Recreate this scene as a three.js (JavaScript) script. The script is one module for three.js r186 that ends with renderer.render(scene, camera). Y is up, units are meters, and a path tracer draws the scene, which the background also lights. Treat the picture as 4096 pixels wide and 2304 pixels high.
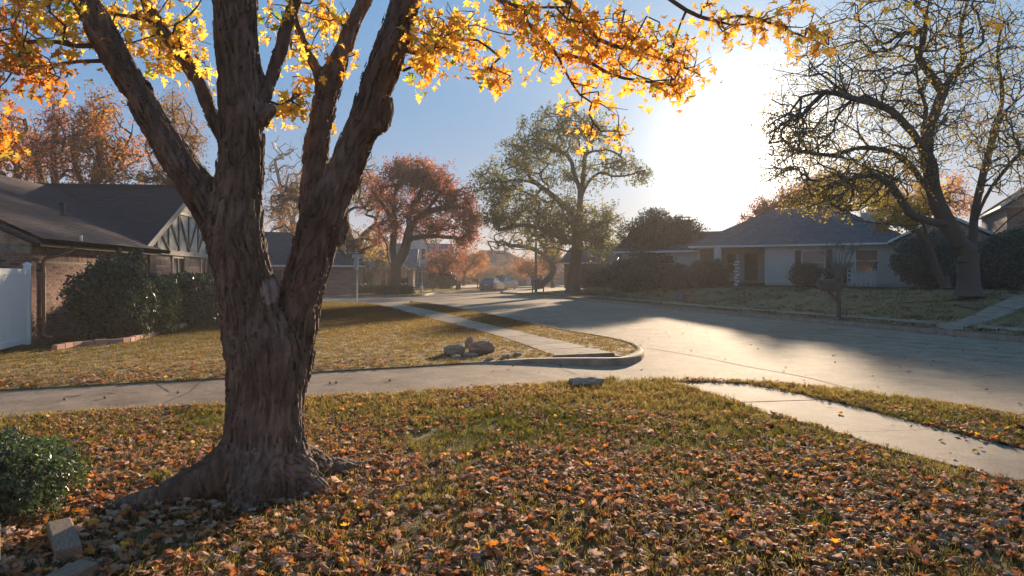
import * as THREE from 'three';
import { ImprovedNoise } from 'three/addons/math/ImprovedNoise.js';
import { mergeGeometries } from 'three/addons/utils/BufferGeometryUtils.js';
import { RoundedBoxGeometry } from 'three/addons/geometries/RoundedBoxGeometry.js';

// ---------------------------------------------------------------- camera, sky, sun, exposure
const scene = new THREE.Scene();
const F4 = 2880, CX4 = 2048, HY4 = 1105, EYE = 1.6;          // the photograph's focal length, centre and horizon in its own pixels
const camera = new THREE.PerspectiveCamera(2 * Math.atan(1152 / F4) * 180 / Math.PI, 1024 / 576, 0.1, 900);
camera.position.set(0, EYE, 0);
camera.lookAt(0, EYE, -10);
camera.setViewOffset(4096, 2304, 0, 1152 - HY4, 4096, 2304);
camera.updateProjectionMatrix();

const SUN = new THREE.Vector3(0.338, 0.176, -1).normalize();
{
  const W = 1024, H = 512, data = new Float32Array(W * H * 4), K = 0.293;
  for (let row = 0; row < H; row++) {
    const up = ((row + 0.5) / H - 0.5) * Math.PI, y = Math.sin(up), el = Math.max(0, up) * 180 / Math.PI;
    for (let col = 0; col < W; col++) {
      const a = ((col + 0.5) / W - 0.5) * 2 * Math.PI, x = Math.cos(a) * Math.cos(up), z = Math.sin(a) * Math.cos(up);
      const th = Math.acos(Math.min(1, x * SUN.x + y * SUN.y + z * SUN.z)) * 180 / Math.PI;
      const h = Math.exp(-el / 7), deep = 1 - 0.3 * Math.min(1, el / 70);
      const g1 = Math.exp(-th / 13), g2 = Math.exp(-th / 3.6), g3 = Math.exp(-th / 1.6);
      const base = [0.07 + 0.58 * h, 0.355 + 0.30 * h, 0.75 - 0.09 * h];
      const c = [base[0] * deep + 0.80 * g1 + 2.4 * g2 + 8 * g3, base[1] * deep + 0.68 * g1 + 2.2 * g2 + 7.4 * g3, base[2] * deep + 0.46 * g1 + 1.9 * g2 + 6.4 * g3];
      for (let k = 0; k < 3; k++) data[(row * W + col) * 4 + k] = c[k] * K;
      data[(row * W + col) * 4 + 3] = 1;
    }
  }
  const sky = new THREE.DataTexture(data, W, H, THREE.RGBAFormat, THREE.FloatType);
  sky.mapping = THREE.EquirectangularReflectionMapping;
  sky.magFilter = THREE.LinearFilter; sky.minFilter = THREE.LinearFilter; sky.needsUpdate = true;
  scene.background = sky; scene.environment = sky;
}
const sun = new THREE.DirectionalLight(new THREE.Color().setRGB(1, 0.775, 0.53), 5);
sun.position.copy(SUN).multiplyScalar(120);
sun.target.position.set(0, 0, 0);
sun.castShadow = true; sun.shadow.radius = 1.5;
sun.shadow.mapSize.set(4096, 4096);
Object.assign(sun.shadow.camera, { left: -60, right: 60, top: 40, bottom: -40, near: 1, far: 320 });
scene.add(sun, sun.target);
const renderer = new THREE.WebGLRenderer({ antialias: true });
renderer.toneMapping = THREE.LinearToneMapping;
renderer.toneMappingExposure = 3.2;
renderer.shadowMap.enabled = true;
scene.fog = new THREE.FogExp2(new THREE.Color().setRGB(1.0, 0.86, 0.72), 0.0015);

// ---------------------------------------------------------------- helpers
const V = (x, y, z) => new THREE.Vector3(x, y, z);
let seedState = 12345;
const rng = (s) => { let a = s >>> 0; return () => { a = (a + 0x6d2b79f5) | 0; let t = Math.imul(a ^ (a >>> 15), 1 | a); t = (t + Math.imul(t ^ (t >>> 7), 61 | t)) ^ t; return ((t ^ (t >>> 14)) >>> 0) / 4294967296; }; };
const R = rng(777);
const rr = (a, b, r = R) => a + (b - a) * r();
const noise3 = new ImprovedNoise();
const nz = (x, y, z) => noise3.noise(x + 311.7, y + 97.3, z + 53.9);
const sstep = (a, b, x) => { const t = Math.min(1, Math.max(0, (x - a) / (b - a))); return t * t * (3 - 2 * t); };
const lerp = (a, b, t) => a + (b - a) * t;
const at = (px, py, D) => V((px - CX4) / F4 * D, EYE - (py - HY4) / F4 * D, -D);         // a photograph's pixel at a depth
const gnd = (px, py, Y = 0) => { const D = F4 * (EYE - Y) / (py - HY4); return V((px - CX4) / F4 * D, Y, -D); };
const used = {};
function numbered(name) { const n = used[name] = (used[name] ?? -1) + 1; return n ? name + '_' + String(n).padStart(3, '0') : name; }
function shade(o) { o.castShadow = true; o.receiveShadow = true; return o; }
function tag(o, label, category, group, kind) { Object.assign(o.userData, { label, category }); if (group) o.userData.group = group; if (kind) o.userData.kind = kind; return o; }
function thing(name, label, category, p = V(0, 0, 0), turn = 0, group) {
  const o = new THREE.Group(); o.name = numbered(name); o.position.copy(p); o.rotation.y = turn; tag(o, label, category, group); scene.add(o); return o;
}
function part(name, geo, mat, parent) { const m = shade(new THREE.Mesh(geo, mat)); m.name = name; parent.add(m); return m; }
function mesh(name, geo, mat, label, category, group) { const m = shade(new THREE.Mesh(geo, mat)); m.name = numbered(name); tag(m, label, category, group); scene.add(m); return m; }
function struct(name, geo, mat, label, category) { const m = mesh(name, geo, mat, label, category); m.userData.kind = 'structure'; return m; }
const box = (w, h, d, x = 0, y = 0, z = 0) => { const g = new THREE.BoxGeometry(w, h, d); g.translate(x, y, z); return g; };
const rbox = (w, h, d, r, x = 0, y = 0, z = 0) => { const g = new RoundedBoxGeometry(w, h, d, 2, r); g.translate(x, y, z); return g; };
const cyl = (r0, r1, h, x = 0, y = 0, z = 0, n = 14) => { const g = new THREE.CylinderGeometry(r1, r0, h, n); g.translate(x, y + h / 2, z); return g; };
const merge = (list) => mergeGeometries(list.map((g) => { const h = g.index ? g.toNonIndexed() : g; for (const k of Object.keys(h.attributes)) if (!['position', 'normal', 'uv'].includes(k)) h.deleteAttribute(k); if (!h.attributes.uv) h.setAttribute('uv', new THREE.BufferAttribute(new Float32Array(h.attributes.position.count * 2), 2)); return h; }));
function bar(a, b, w, d) {                                       // a box from a to b
  const len = a.distanceTo(b), g = new THREE.BoxGeometry(w, len, d), q = new THREE.Quaternion().setFromUnitVectors(V(0, 1, 0), b.clone().sub(a).normalize());
  g.applyQuaternion(q); const m = a.clone().add(b).multiplyScalar(0.5); g.translate(m.x, m.y, m.z); return g;
}
function tubeOf(pts, r, n = 6, seg = 12) { return new THREE.TubeGeometry(new THREE.CatmullRomCurve3(pts), seg, r, n, false); }
function polys(list, uvScale = 1) {                               // flat polygons (arrays of Vector3), fan-triangulated, each with its own normal
  const pos = [], nor = [], uv = [], n = V(), e = V();
  for (const p of list) {
    n.set(0, 0, 0);
    for (let i = 0; i < p.length; i++) { const a = p[i], b = p[(i + 1) % p.length]; n.x += (a.y - b.y) * (a.z + b.z); n.y += (a.z - b.z) * (a.x + b.x); n.z += (a.x - b.x) * (a.y + b.y); }
    n.normalize();
    const u = Math.abs(n.y) > 0.9 ? V(1, 0, 0) : V(-n.z, 0, n.x).normalize(), w = n.clone().cross(u);
    for (let i = 1; i < p.length - 1; i++) for (const q of [p[0], p[i], p[i + 1]]) { pos.push(q.x, q.y, q.z); nor.push(n.x, n.y, n.z); uv.push(q.dot(u) * uvScale, q.dot(w) * uvScale); }
  }
  const g = new THREE.BufferGeometry();
  g.setAttribute('position', new THREE.Float32BufferAttribute(pos, 3)); g.setAttribute('normal', new THREE.Float32BufferAttribute(nor, 3)); g.setAttribute('uv', new THREE.Float32BufferAttribute(uv, 2));
  return g;
}
function setColors(g, fn) { const p = g.attributes.position, c = new Float32Array(p.count * 3); for (let i = 0; i < p.count; i++) { const k = fn(p.getX(i), p.getY(i), p.getZ(i), i); c.set(k, i * 3); } g.setAttribute('color', new THREE.BufferAttribute(c, 3)); return g; }
const lin = (r, g, b) => new THREE.Color().setRGB(r, g, b);

// tileable noise textures
function lattice(n, r) { const a = new Float32Array(n * n); for (let i = 0; i < a.length; i++) a[i] = r(); return (x, y) => { const xi = Math.floor(x), yi = Math.floor(y), fx = x - xi, fy = y - yi, u = fx * fx * (3 - 2 * fx), v = fy * fy * (3 - 2 * fy), m = (k) => ((k % n) + n) % n, g = (i, j) => a[m(yi + j) * n + m(xi + i)]; return lerp(lerp(g(0, 0), g(1, 0), u), lerp(g(0, 1), g(1, 1), u), v); }; }
function noiseField(size, octaves, s) { const r = rng(s), f = new Float32Array(size * size); let tot = 0; for (const [n, a] of octaves) { const L = lattice(n, r); tot += a; for (let y = 0; y < size; y++) for (let x = 0; x < size; x++) f[y * size + x] += a * L(x / size * n, y / size * n); } for (let i = 0; i < f.length; i++) f[i] /= tot; return f; }
function texture(size, fn, srgb = true) {
  const d = new Uint8Array(size * size * 4);
  for (let i = 0; i < size * size; i++) { const c = fn(i, i % size, (i / size) | 0); d[i * 4] = c[0]; d[i * 4 + 1] = c[1]; d[i * 4 + 2] = c[2]; d[i * 4 + 3] = 255; }
  const t = new THREE.DataTexture(d, size, size); t.wrapS = t.wrapT = THREE.RepeatWrapping; t.magFilter = THREE.LinearFilter; t.minFilter = THREE.LinearMipmapLinearFilter; t.generateMipmaps = true; t.needsUpdate = true;
  if (srgb) t.colorSpace = THREE.SRGBColorSpace; return t;
}
const rep = (t, s) => { const c = t.clone(); c.repeat.set(s, s); c.needsUpdate = true; return c; };
const fA = noiseField(512, [[6, 1], [17, 0.7], [48, 0.6], [130, 0.7], [256, 0.8]], 5), fB = noiseField(512, [[5, 1], [13, 0.8], [40, 0.5]], 9), fC = noiseField(512, [[90, 0.5], [200, 1], [256, 1]], 14);
const texMottle = texture(512, (i) => { const v = 150 + (fA[i] - 0.5) * 110 + (fB[i] - 0.5) * 70; return [v, v, v]; });
const texGrain = texture(512, (i) => { const v = 128 + (fC[i] - 0.5) * 220; return [v, v, v]; }, false);
const texConcrete = texture(512, (i) => { const s = fC[i] > 0.70 ? 26 : fC[i] < 0.28 ? -34 : 0, v = 190 + (fA[i] - 0.5) * 84 + (fB[i] - 0.5) * 70 + s; return [v, v * 0.985, v * 0.965]; });
const texSoil = texture(512, (i) => { const v = fA[i], w = fC[i]; return [120 + (v - 0.5) * 150 + (w - .5) * 60, 112 + (v - 0.5) * 140 + (w - .5) * 60, 84 + (v - 0.5) * 100 + (w - .5) * 40]; });
const std = (c, roughness = 0.9, extra = {}) => new THREE.MeshStandardMaterial({ color: c, roughness, ...extra });
const phy = (c, roughness = 0.9, extra = {}) => new THREE.MeshPhysicalMaterial({ color: c, roughness, ...extra });
const M = {
  road: phy(lin(0.50, 0.365, 0.265), 0.85, { map: rep(texConcrete, 1 / 3.1), bumpMap: rep(texGrain, 1 / 1.1), bumpScale: 0.006, vertexColors: true, specularIntensity: 0.2 }),
  concrete: phy(lin(0.55, 0.415, 0.32), 0.85, { map: rep(texConcrete, 1 / 2.3), bumpMap: rep(texGrain, 1 / 0.9), bumpScale: 0.004, vertexColors: true, specularIntensity: 0.25 }),
  kerb: phy(lin(0.50, 0.38, 0.295), 0.85, { map: rep(texConcrete, 1 / 1.7), bumpMap: rep(texGrain, 1 / 0.8), bumpScale: 0.004, specularIntensity: 0.25 }),
  sealant: std(lin(0.035, 0.032, 0.028), 0.9),
  soil: std(lin(0.85, 0.70, 0.46), 1, { map: rep(texSoil, 1 / 1.3), vertexColors: true }),
  earth: std(lin(0.12, 0.09, 0.055), 1, { map: rep(texSoil, 1 / 2) }),
  grass: phy(lin(1, 1, 1), 1, { transmission: 0.5, thickness: 0, specularIntensity: 0.3 }),
  leaf: phy(lin(1, 1, 1), 1, { transmission: 0.6, thickness: 0, specularIntensity: 0.25 }),
  deadLeaf: phy(lin(1, 1, 1), 1, { transmission: 0.4, thickness: 0, clearcoat: 0.14, clearcoatRoughness: 0.5, specularIntensity: 0.2 }),
  gloss: phy(lin(1, 1, 1), 1, { transmission: 0.3, thickness: 0, clearcoat: 0.55, clearcoatRoughness: 0.28 }),
  bark: std(lin(1, 1, 1), 0.95, { vertexColors: true, bumpMap: rep(texGrain, 1 / 0.35), bumpScale: 0.006 }),
  farBark: std(lin(0.085, 0.062, 0.048), 0.95),
  greyBark: std(lin(0.16, 0.135, 0.115), 0.95),
  shingle: std(lin(1, 1, 1), 0.95, { vertexColors: true }),
  roofBase: std(lin(0.05, 0.035, 0.034), 0.95),
  brick: [lin(0.30, 0.165, 0.125), lin(0.36, 0.215, 0.165), lin(0.25, 0.14, 0.11), lin(0.33, 0.20, 0.165), lin(0.12, 0.085, 0.08)].map((c) => std(c, 0.95, { map: rep(texMottle, 2.2), bumpMap: rep(texGrain, 2.5), bumpScale: 0.002 })),
  mortar: std(lin(0.40, 0.34, 0.29), 1, { map: rep(texMottle, 0.7) }),
  stucco: std(lin(0.62, 0.58, 0.48), 0.95, { map: rep(texMottle, 0.5), bumpMap: rep(texGrain, 1.3), bumpScale: 0.002 }),
  trim: std(lin(0.52, 0.39, 0.30), 0.75, { map: rep(texMottle, 0.9) }),
  darkWood: std(lin(0.10, 0.06, 0.045), 0.8, { map: rep(texMottle, 1.4) }),
  brownMetal: std(lin(0.24, 0.165, 0.12), 0.32, { metalness: 0.4 }),
  vinyl: std(lin(0.72, 0.69, 0.64), 0.45),
  glass: phy(lin(0.03, 0.035, 0.04), 0.06, { metalness: 0, clearcoat: 0.4 }),
  dark: std(lin(0.02, 0.018, 0.017), 0.7),
  whitePaint: std(lin(0.74, 0.72, 0.68), 0.6, { map: rep(texMottle, 0.4) }),
  galvanized: std(lin(0.42, 0.43, 0.44), 0.45, { metalness: 0.7 }),
  rock: std(lin(0.42, 0.28, 0.195), 0.95, { map: rep(texMottle, 1.5), bumpMap: rep(texGrain, 2.5), bumpScale: 0.004 }),
};
// texMottle averages about 0.3 linear: lift the colours that wear it
for (const m of [...M.brick, M.mortar, M.stucco, M.trim, M.darkWood, M.whitePaint, M.rock]) m.color.multiplyScalar(2.4);
// ---------------------------------------------------------------- ground, road, lawns, pavements
struct('ground', (() => { const g = new THREE.PlaneGeometry(520, 400, 1, 1); g.rotateX(-Math.PI / 2); g.translate(0, -0.3, -160); const uv = g.attributes.uv; for (let i = 0; i < uv.count; i++) uv.setXY(i, uv.getX(i) * 520, uv.getY(i) * 400); return g; })(), M.earth, 'bare brown earth under the lawns reaching to the horizon', 'ground');
const ROAD_Y = -0.13;
const stain = (x, z) => { const a = 0.97 + 0.2 * nz(x * 0.23, 1.3, z * 0.23) + 0.2 * nz(x * 0.9, 4.1, z * 0.9); return [a, a, a]; };
{
  // a sheet of fine cells near, coarse cells far
  const g = [];
  for (const [x0, x1, d0, d1, nx, nd] of [[-60, 46, -12, 46, 160, 100], [-60, 46, 46, 170, 80, 60]]) {
    const p = new THREE.PlaneGeometry(x1 - x0, d1 - d0, nx, nd); p.rotateX(-Math.PI / 2); p.translate((x0 + x1) / 2, ROAD_Y, -(d0 + d1) / 2);
    const q = p.attributes.position, uv = p.attributes.uv; for (let i = 0; i < q.count; i++) uv.setXY(i, q.getX(i), q.getZ(i)); g.push(p);
  }
  const road = mergeGeometries(g); setColors(road, (x, y, z) => stain(x, z));
  struct('road', road, M.road, 'worn pale concrete residential street with tar joints', 'road');
}
const toShape = (pts) => new THREE.Shape(pts.map((p) => new THREE.Vector2(p.x, -p.z)));
function slab(pts, top, depth) {                                  // a prism over a ground outline
  const g = new THREE.ExtrudeGeometry(toShape(pts), { depth, bevelEnabled: false, curveSegments: 1 });
  g.rotateX(-Math.PI / 2); g.translate(0, top - depth, 0);
  const q = g.attributes.position, uv = g.attributes.uv; for (let i = 0; i < q.count; i++) uv.setXY(i, q.getX(i) + q.getY(i), q.getZ(i) + q.getY(i));
  return g;
}
function inside(pts, x, z) { let c = false; for (let i = 0, j = pts.length - 1; i < pts.length; j = i++) { const a = pts[i], b = pts[j]; if ((a.z > z) !== (b.z > z) && x < (b.x - a.x) * (z - a.z) / (b.z - a.z) + a.x) c = !c; } return c; }
const W2 = (x, D) => V(x, 0, -D);
const P = (list, Y = 0) => list.map(([px, py]) => gnd(px, py, Y));

// outlines read from the photograph
const driveNear = [W2(-11.5, 4.6), ...P([[-300, 1692], [0, 1667], [890, 1622], [1240, 1594], [1749, 1563], [2226, 1531], [2433, 1518]], 0)];
const streetNear = [...P([[2617, 1519], [2820, 1521], [2993, 1528], [3091, 1534], [3388, 1561], [3651, 1597], [3914, 1640], [4096, 1672]]), W2(6.5, 5.6), W2(7.2, 2), W2(7.7, -4)];
const walkL = [...P([[2690, 1534], [2780, 1560], [2913, 1597], [3058, 1653], [3276, 1709], [3552, 1798], [3783, 1857], [4096, 1942]]), W2(4.35, 4), W2(4.9, 1.5), W2(5.6, -4)];
const walkR = [...P([[2900, 1534], [2993, 1541], [3190, 1580], [3374, 1620], [3605, 1679], [3848, 1745], [4096, 1804]]), W2(5.15, 4.7), W2(5.75, 2), W2(6.5, -4)];
const nearLawn = [...driveNear, ...P([[2520, 1519]]), ...streetNear, W2(-14, -4), W2(-14, 3.2)];
const driveFar = [...P([[-900, 1598], [-300, 1578], [0, 1558], [890, 1510], [1240, 1487], [1647, 1464], [1821, 1453], [2194, 1433]])];
const farWalkL = P([[2219, 1423], [2007, 1349], [1821, 1299], [1635, 1252], [1548, 1228]]);
const farWalkR = P([[2455, 1413], [2349, 1389], [2132, 1339], [1945, 1296], [1790, 1256], [1604, 1217]]);
const stripRoad = P([[2560, 1392], [2540, 1378], [2504, 1367], [2256, 1321], [2100, 1287], [1945, 1256], [1759, 1221], [1650, 1210]]);
const stripNose = P([[2462, 1424], [2495, 1426], [2535, 1418], [2558, 1405]]);
const leftLawn = [...driveFar, ...farWalkL, W2(-8.6, 42.5), W2(-10.5, 44), W2(-40, 46), W2(-60, 44), W2(-60, 6), W2(-20, 5.5)];
const lawnColor = (dry) => (x, y, z) => { const n = 0.5 + 0.5 * nz(x * 0.5, 2, z * 0.5), m = 0.8 + 0.4 * (0.5 + 0.5 * nz(x * 2.3, 7, z * 2.3)), d = Math.min(1, Math.max(0, dry + (n - 0.5) * 0.5)); return [lerp(0.55, 1.25, d) * m, lerp(0.62, 1.0, d) * m, lerp(0.35, 0.72, d) * m]; };
const soilTop = (pts, top, dry, cell = 0.5) => { const g = slab(pts, top, 0.34); return setColors(g, lawnColor(dry)); };
struct('lawn', soilTop(nearLawn, 0, 0.3), M.soil, 'front lawn of green and straw grass strewn with dry leaves around the large trunk', 'lawn');
struct('lawn', soilTop(leftLawn, 0, 0.75), M.soil, 'straw coloured lawn between driveway and side street', 'lawn');
const verge = [...farWalkR.slice().reverse(), ...stripNose, ...stripRoad];
struct('grass_verge', soilTop(verge, 0.004, 0.8), M.soil, 'dry grass verge between far pavement and street with rounded concrete nose', 'verge');

// driveway: a ramp from the house side down to the street
{
  const n = 60, m = 10, near = new THREE.CatmullRomCurve3([W2(-13, 4.2), ...driveNear, ...P([[2530, 1519], [2620, 1517], [2720, 1508]])], false, 'chordal'), far = new THREE.CatmullRomCurve3([W2(-18, 6.2), ...driveFar, ...P([[2300, 1430], [2400, 1437], [2492, 1441], [2580, 1430], [2640, 1405]], -0.05)], false, 'chordal');
  const pos = [], uv = [], idx = [];
  const ny = (x, z) => { const t = sstep(-1.2, 2.2, x); return lerp(-0.025, ROAD_Y + 0.006, t); };
  for (let i = 0; i <= n; i++) { const a = near.getPointAt(i / n), b = far.getPointAt(i / n); for (let j = 0; j <= m; j++) { const x = lerp(a.x, b.x, j / m), z = lerp(a.z, b.z, j / m); pos.push(x, ny(x, z), z); uv.push(x, z); } }
  for (let i = 0; i < n; i++) for (let j = 0; j < m; j++) { const k = i * (m + 1) + j; idx.push(k, k + m + 1, k + 1, k + 1, k + m + 1, k + m + 2); }
  const g = new THREE.BufferGeometry(); g.setAttribute('position', new THREE.Float32BufferAttribute(pos, 3)); g.setAttribute('uv', new THREE.Float32BufferAttribute(uv, 2)); g.setIndex(idx); g.computeVertexNormals();
  setColors(g, (x, y, z) => stain(x, z));
  struct('driveway', g, M.road, 'sloping pale concrete driveway crossing in front of the tree to the street', 'driveway');
  // grooves filled with dark sealant and soil
  const ribbon = (pts, w, lift, name, label) => {
    const c = new THREE.CatmullRomCurve3(pts, false, 'chordal'), N = 40, pp = [], ii = [];
    for (let i = 0; i <= N; i++) { const q = c.getPointAt(i / N), t = c.getTangentAt(i / N), s = V(-t.z, 0, t.x).normalize(), ww = w * (0.6 + 0.8 * (0.5 + 0.5 * nz(q.x * 5, 3, q.z * 5))); const y = q.y + lift; pp.push(q.x + s.x * ww, y, q.z + s.z * ww, q.x - s.x * ww, y, q.z - s.z * ww); if (i < N) { const k = i * 2; ii.push(k, k + 1, k + 2, k + 1, k + 3, k + 2); } }
    const q = new THREE.BufferGeometry(); q.setAttribute('position', new THREE.Float32BufferAttribute(pp, 3)); q.setIndex(ii); q.computeVertexNormals();
    if (q.attributes.normal.getY(0) < 0) q.setIndex(ii.reverse()), q.computeVertexNormals();
    const o = struct(name, q, M.sealant, label, 'joint'); return o;
  };
  const onDrive = (px, py) => { const p = gnd(px, py, -0.08), y = ny(p.x, p.z); const q = gnd(px, py, y); q.y = ny(q.x, q.z); return q; };
  ribbon([onDrive(2195, 1434), onDrive(2230, 1452), onDrive(2262, 1480), onDrive(2302, 1496)], 0.028, 0.004, 'driveway_joint', 'dark open joint across the driveway beside the flat rock');
  ribbon([onDrive(2215, 1446), onDrive(2180, 1443)], 0.03, 0.004, 'driveway_crack', 'short dark chipped crack at the driveway edge');
  ribbon([onDrive(635, 1622), onDrive(680, 1602), onDrive(745, 1575), onDrive(800, 1530)], 0.014, 0.004, 'driveway_joint', 'thin dark joint across the driveway behind the shrub');
  ribbon([onDrive(262, 1588), onDrive(290, 1586), onDrive(325, 1581)], 0.03, 0.004, 'driveway_patch', 'short dark tar smear on the driveway');
  ribbon([onDrive(405, 1573), onDrive(430, 1572), onDrive(460, 1576)], 0.012, 0.004, 'driveway_crack', 'hairline dark crack on the driveway');
  ribbon([onDrive(630, 1536), onDrive(660, 1555), onDrive(700, 1570), onDrive(745, 1570)], 0.01, 0.004, 'driveway_crack', 'hairline jagged crack meeting the driveway joint');
  const onWalk = (px, py) => { const p = gnd(px, py, 0.016); p.y = 0.016; return p; };
  ribbon([onWalk(2226, 1421), onWalk(2262, 1419), onWalk(2305, 1416), onWalk(2318, 1410), onWalk(2348, 1405), onWalk(2372, 1406)], 0.013, 0.005, 'pavement_crack', 'jagged dark crack across the last slab of the far pavement');
  const onRoad = (px, py) => gnd(px, py, ROAD_Y);
  ribbon([onRoad(2590, 1392), onRoad(2800, 1427), onRoad(3000, 1468), onRoad(3220, 1508), onRoad(3460, 1568), onRoad(3620, 1600)], 0.022, 0.005, 'road_joint', 'long dark tar joint along the street gutter');
  ribbon([onRoad(3890, 1512), onRoad(4000, 1500), onRoad(4140, 1492)], 0.014, 0.005, 'road_crack', 'dark crack in the shaded street');
  ribbon([onRoad(4040, 1664), onRoad(4100, 1650), onRoad(4180, 1640)], 0.03, 0.005, 'road_crack', 'wide dark crack at the gutter by the verge');
  for (const [x0, d0, x1, d1] of [[5.1, 12.6, 14.2, 15.0], [3.6, 17.6, 12.6, 20.0], [1.9, 22.6, 11.6, 25.2], [0.2, 27.6, 10.2, 30.2]]) ribbon([V(x0, ROAD_Y, -d0), V((x0 + x1) / 2, ROAD_Y, -(d0 + d1) / 2 + 0.03), V(x1, ROAD_Y, -d1)], 0.007, 0.005, 'road_joint', 'hairline dark joint running across the street slabs');
  ribbon([onRoad(2650, 1310), onRoad(2900, 1328), onRoad(3300, 1362), onRoad(3900, 1405), onRoad(4300, 1435)], 0.012, 0.005, 'road_joint', 'thin dark joint along the middle of the street');
}
// pavement slabs, each a piece of its own
function pavement(L, Rr, cuts, y, label) {
  const o = thing('pavement', label, 'pavement'); o.userData.kind = 'structure';
  const a = new THREE.CatmullRomCurve3(L, false, 'chordal'), b = new THREE.CatmullRomCurve3(Rr, false, 'chordal'), gap = 0.011 / a.getLength();
  for (let k = 0; k < cuts.length - 1; k++) {
    const pts = [], t0 = cuts[k] + gap, t1 = cuts[k + 1] - gap, N = 5;
    for (let i = 0; i <= N; i++) pts.push(a.getPointAt(lerp(t0, t1, i / N)));
    for (let i = N; i >= 0; i--) pts.push(b.getPointAt(lerp(t0, t1, i / N)));
    const g = slab(pts, y + rr(-0.004, 0.004), 0.1), s = rr(0.92, 1.06); setColors(g, (x, yy, z) => stain(x, z).map((v) => v * s));
    part('slab', g, M.concrete, o);
  }
  return o;
}
pavement(walkL, walkR, [0, 0.115, 0.235, 0.355, 0.475, 0.60, 0.72, 0.84, 1], 0.012, 'pale concrete pavement slabs beside the leaf covered lawn');
pavement(farWalkL, farWalkR, [0, 0.045, 0.09, 0.135, 0.18, 0.23, 0.29, 0.35, 0.42, 0.5, 0.58, 0.66, 0.74, 0.82, 0.91, 1], 0.010, 'pale concrete pavement running back beside the dry verge');
// kerbs: rounded steps along the street
function kerb(pts, inward, label, w = 0.15, top = 0.012, ramp = 0) {
  const c = new THREE.CatmullRomCurve3(pts, false, 'chordal'), N = Math.ceil(c.getLength() / 0.35), prof = [[0, ROAD_Y - 0.1], [0.0, top - 0.05], [0.03, top - 0.012], [0.06, top], [w, top], [w, -0.2]], pos = [], uv = [], idx = [];
  for (let i = 0; i <= N; i++) { const q = c.getPointAt(i / N), t = c.getTangentAt(i / N), s = V(-t.z, 0, t.x).normalize().multiplyScalar(inward); const k0 = ramp ? sstep(0, ramp, i * 0.35) : 1; prof.forEach(([o, y], j) => { pos.push(q.x + s.x * o, y > -0.1 ? lerp(ROAD_Y - 0.03, y, k0) : y, q.z + s.z * o); uv.push(i * 0.35, j * 0.06); }); }
  const m = prof.length; for (let i = 0; i < N; i++) for (let j = 0; j < m - 1; j++) { const k = i * m + j; inward > 0 ? idx.push(k, k + 1, k + m, k + 1, k + m + 1, k + m) : idx.push(k, k + m, k + 1, k + 1, k + m, k + m + 1); }
  const g = new THREE.BufferGeometry(); g.setAttribute('position', new THREE.Float32BufferAttribute(pos, 3)); g.setAttribute('uv', new THREE.Float32BufferAttribute(uv, 2)); g.setIndex(idx); g.computeVertexNormals();
  return struct('kerb', g, M.kerb, label, 'kerb');
}
kerb([...P([[2500, 1519]]), ...streetNear].map((p) => p), 1, 'low concrete kerb along the leaf covered lawn', 0.16, 0.006);
kerb([...P([[1240, 1487], [1450, 1476], [1647, 1465], [1821, 1454], [2000, 1446], [2194, 1439], [2290, 1438], [2380, 1438], [2450, 1438], [2500, 1436], [2550, 1424], [2575, 1406], [2568, 1388], [2535, 1372], [2500, 1362], [2256, 1318], [2100, 1284], [1945, 1253], [1759, 1218], [1650, 1206]])], -1, 'rounded concrete kerb along the driveway and round the dry verge', 0.17, 0.02, 4.2);

// right-hand side of the street: kerb line and a yard that rises to the houses
const kerbR = [[20.5, -10], [19, -4], [17.5, 3], [15.5, 11], [13.5, 19], [11.7, 26.1], [10.6, 29.8], [8.5, 36.9], [7.06, 44.1], [4.1, 55.9], [0.6, 69]].map(([x, d]) => W2(x, d));
const kc = new THREE.CatmullRomCurve3(kerbR, false, 'chordal');
const NRM = V(0.968, 0, -0.252);
const yardH = (v, t = 0) => 0.02 + lerp(1.12, 0.75, t) * sstep(2.4, 11.5, v);
const yardPoint = (t, v) => { const q = kc.getPointAt(t); return V(q.x + NRM.x * v, yardH(v, t), q.z + NRM.z * v); };
function yardCoord(x, z) { const s = (-z) * 1; let best = 0, bd = 1e9; for (let i = 0; i <= 60; i++) { const q = kc.getPointAt(i / 60), along = (x - q.x) * -NRM.z * -1 + (z - q.z) * 0, dx = x - q.x, dz = z - q.z, v = dx * NRM.x + dz * NRM.z, e = Math.hypot(dx - NRM.x * v, dz - NRM.z * v); if (e < bd) { bd = e; best = { t: i / 60, v }; } } return best; }
const yardY = (x, z) => { const c = yardCoord(x, z); return c.v < 0 ? ROAD_Y : yardH(c.v, c.t); };
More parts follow.
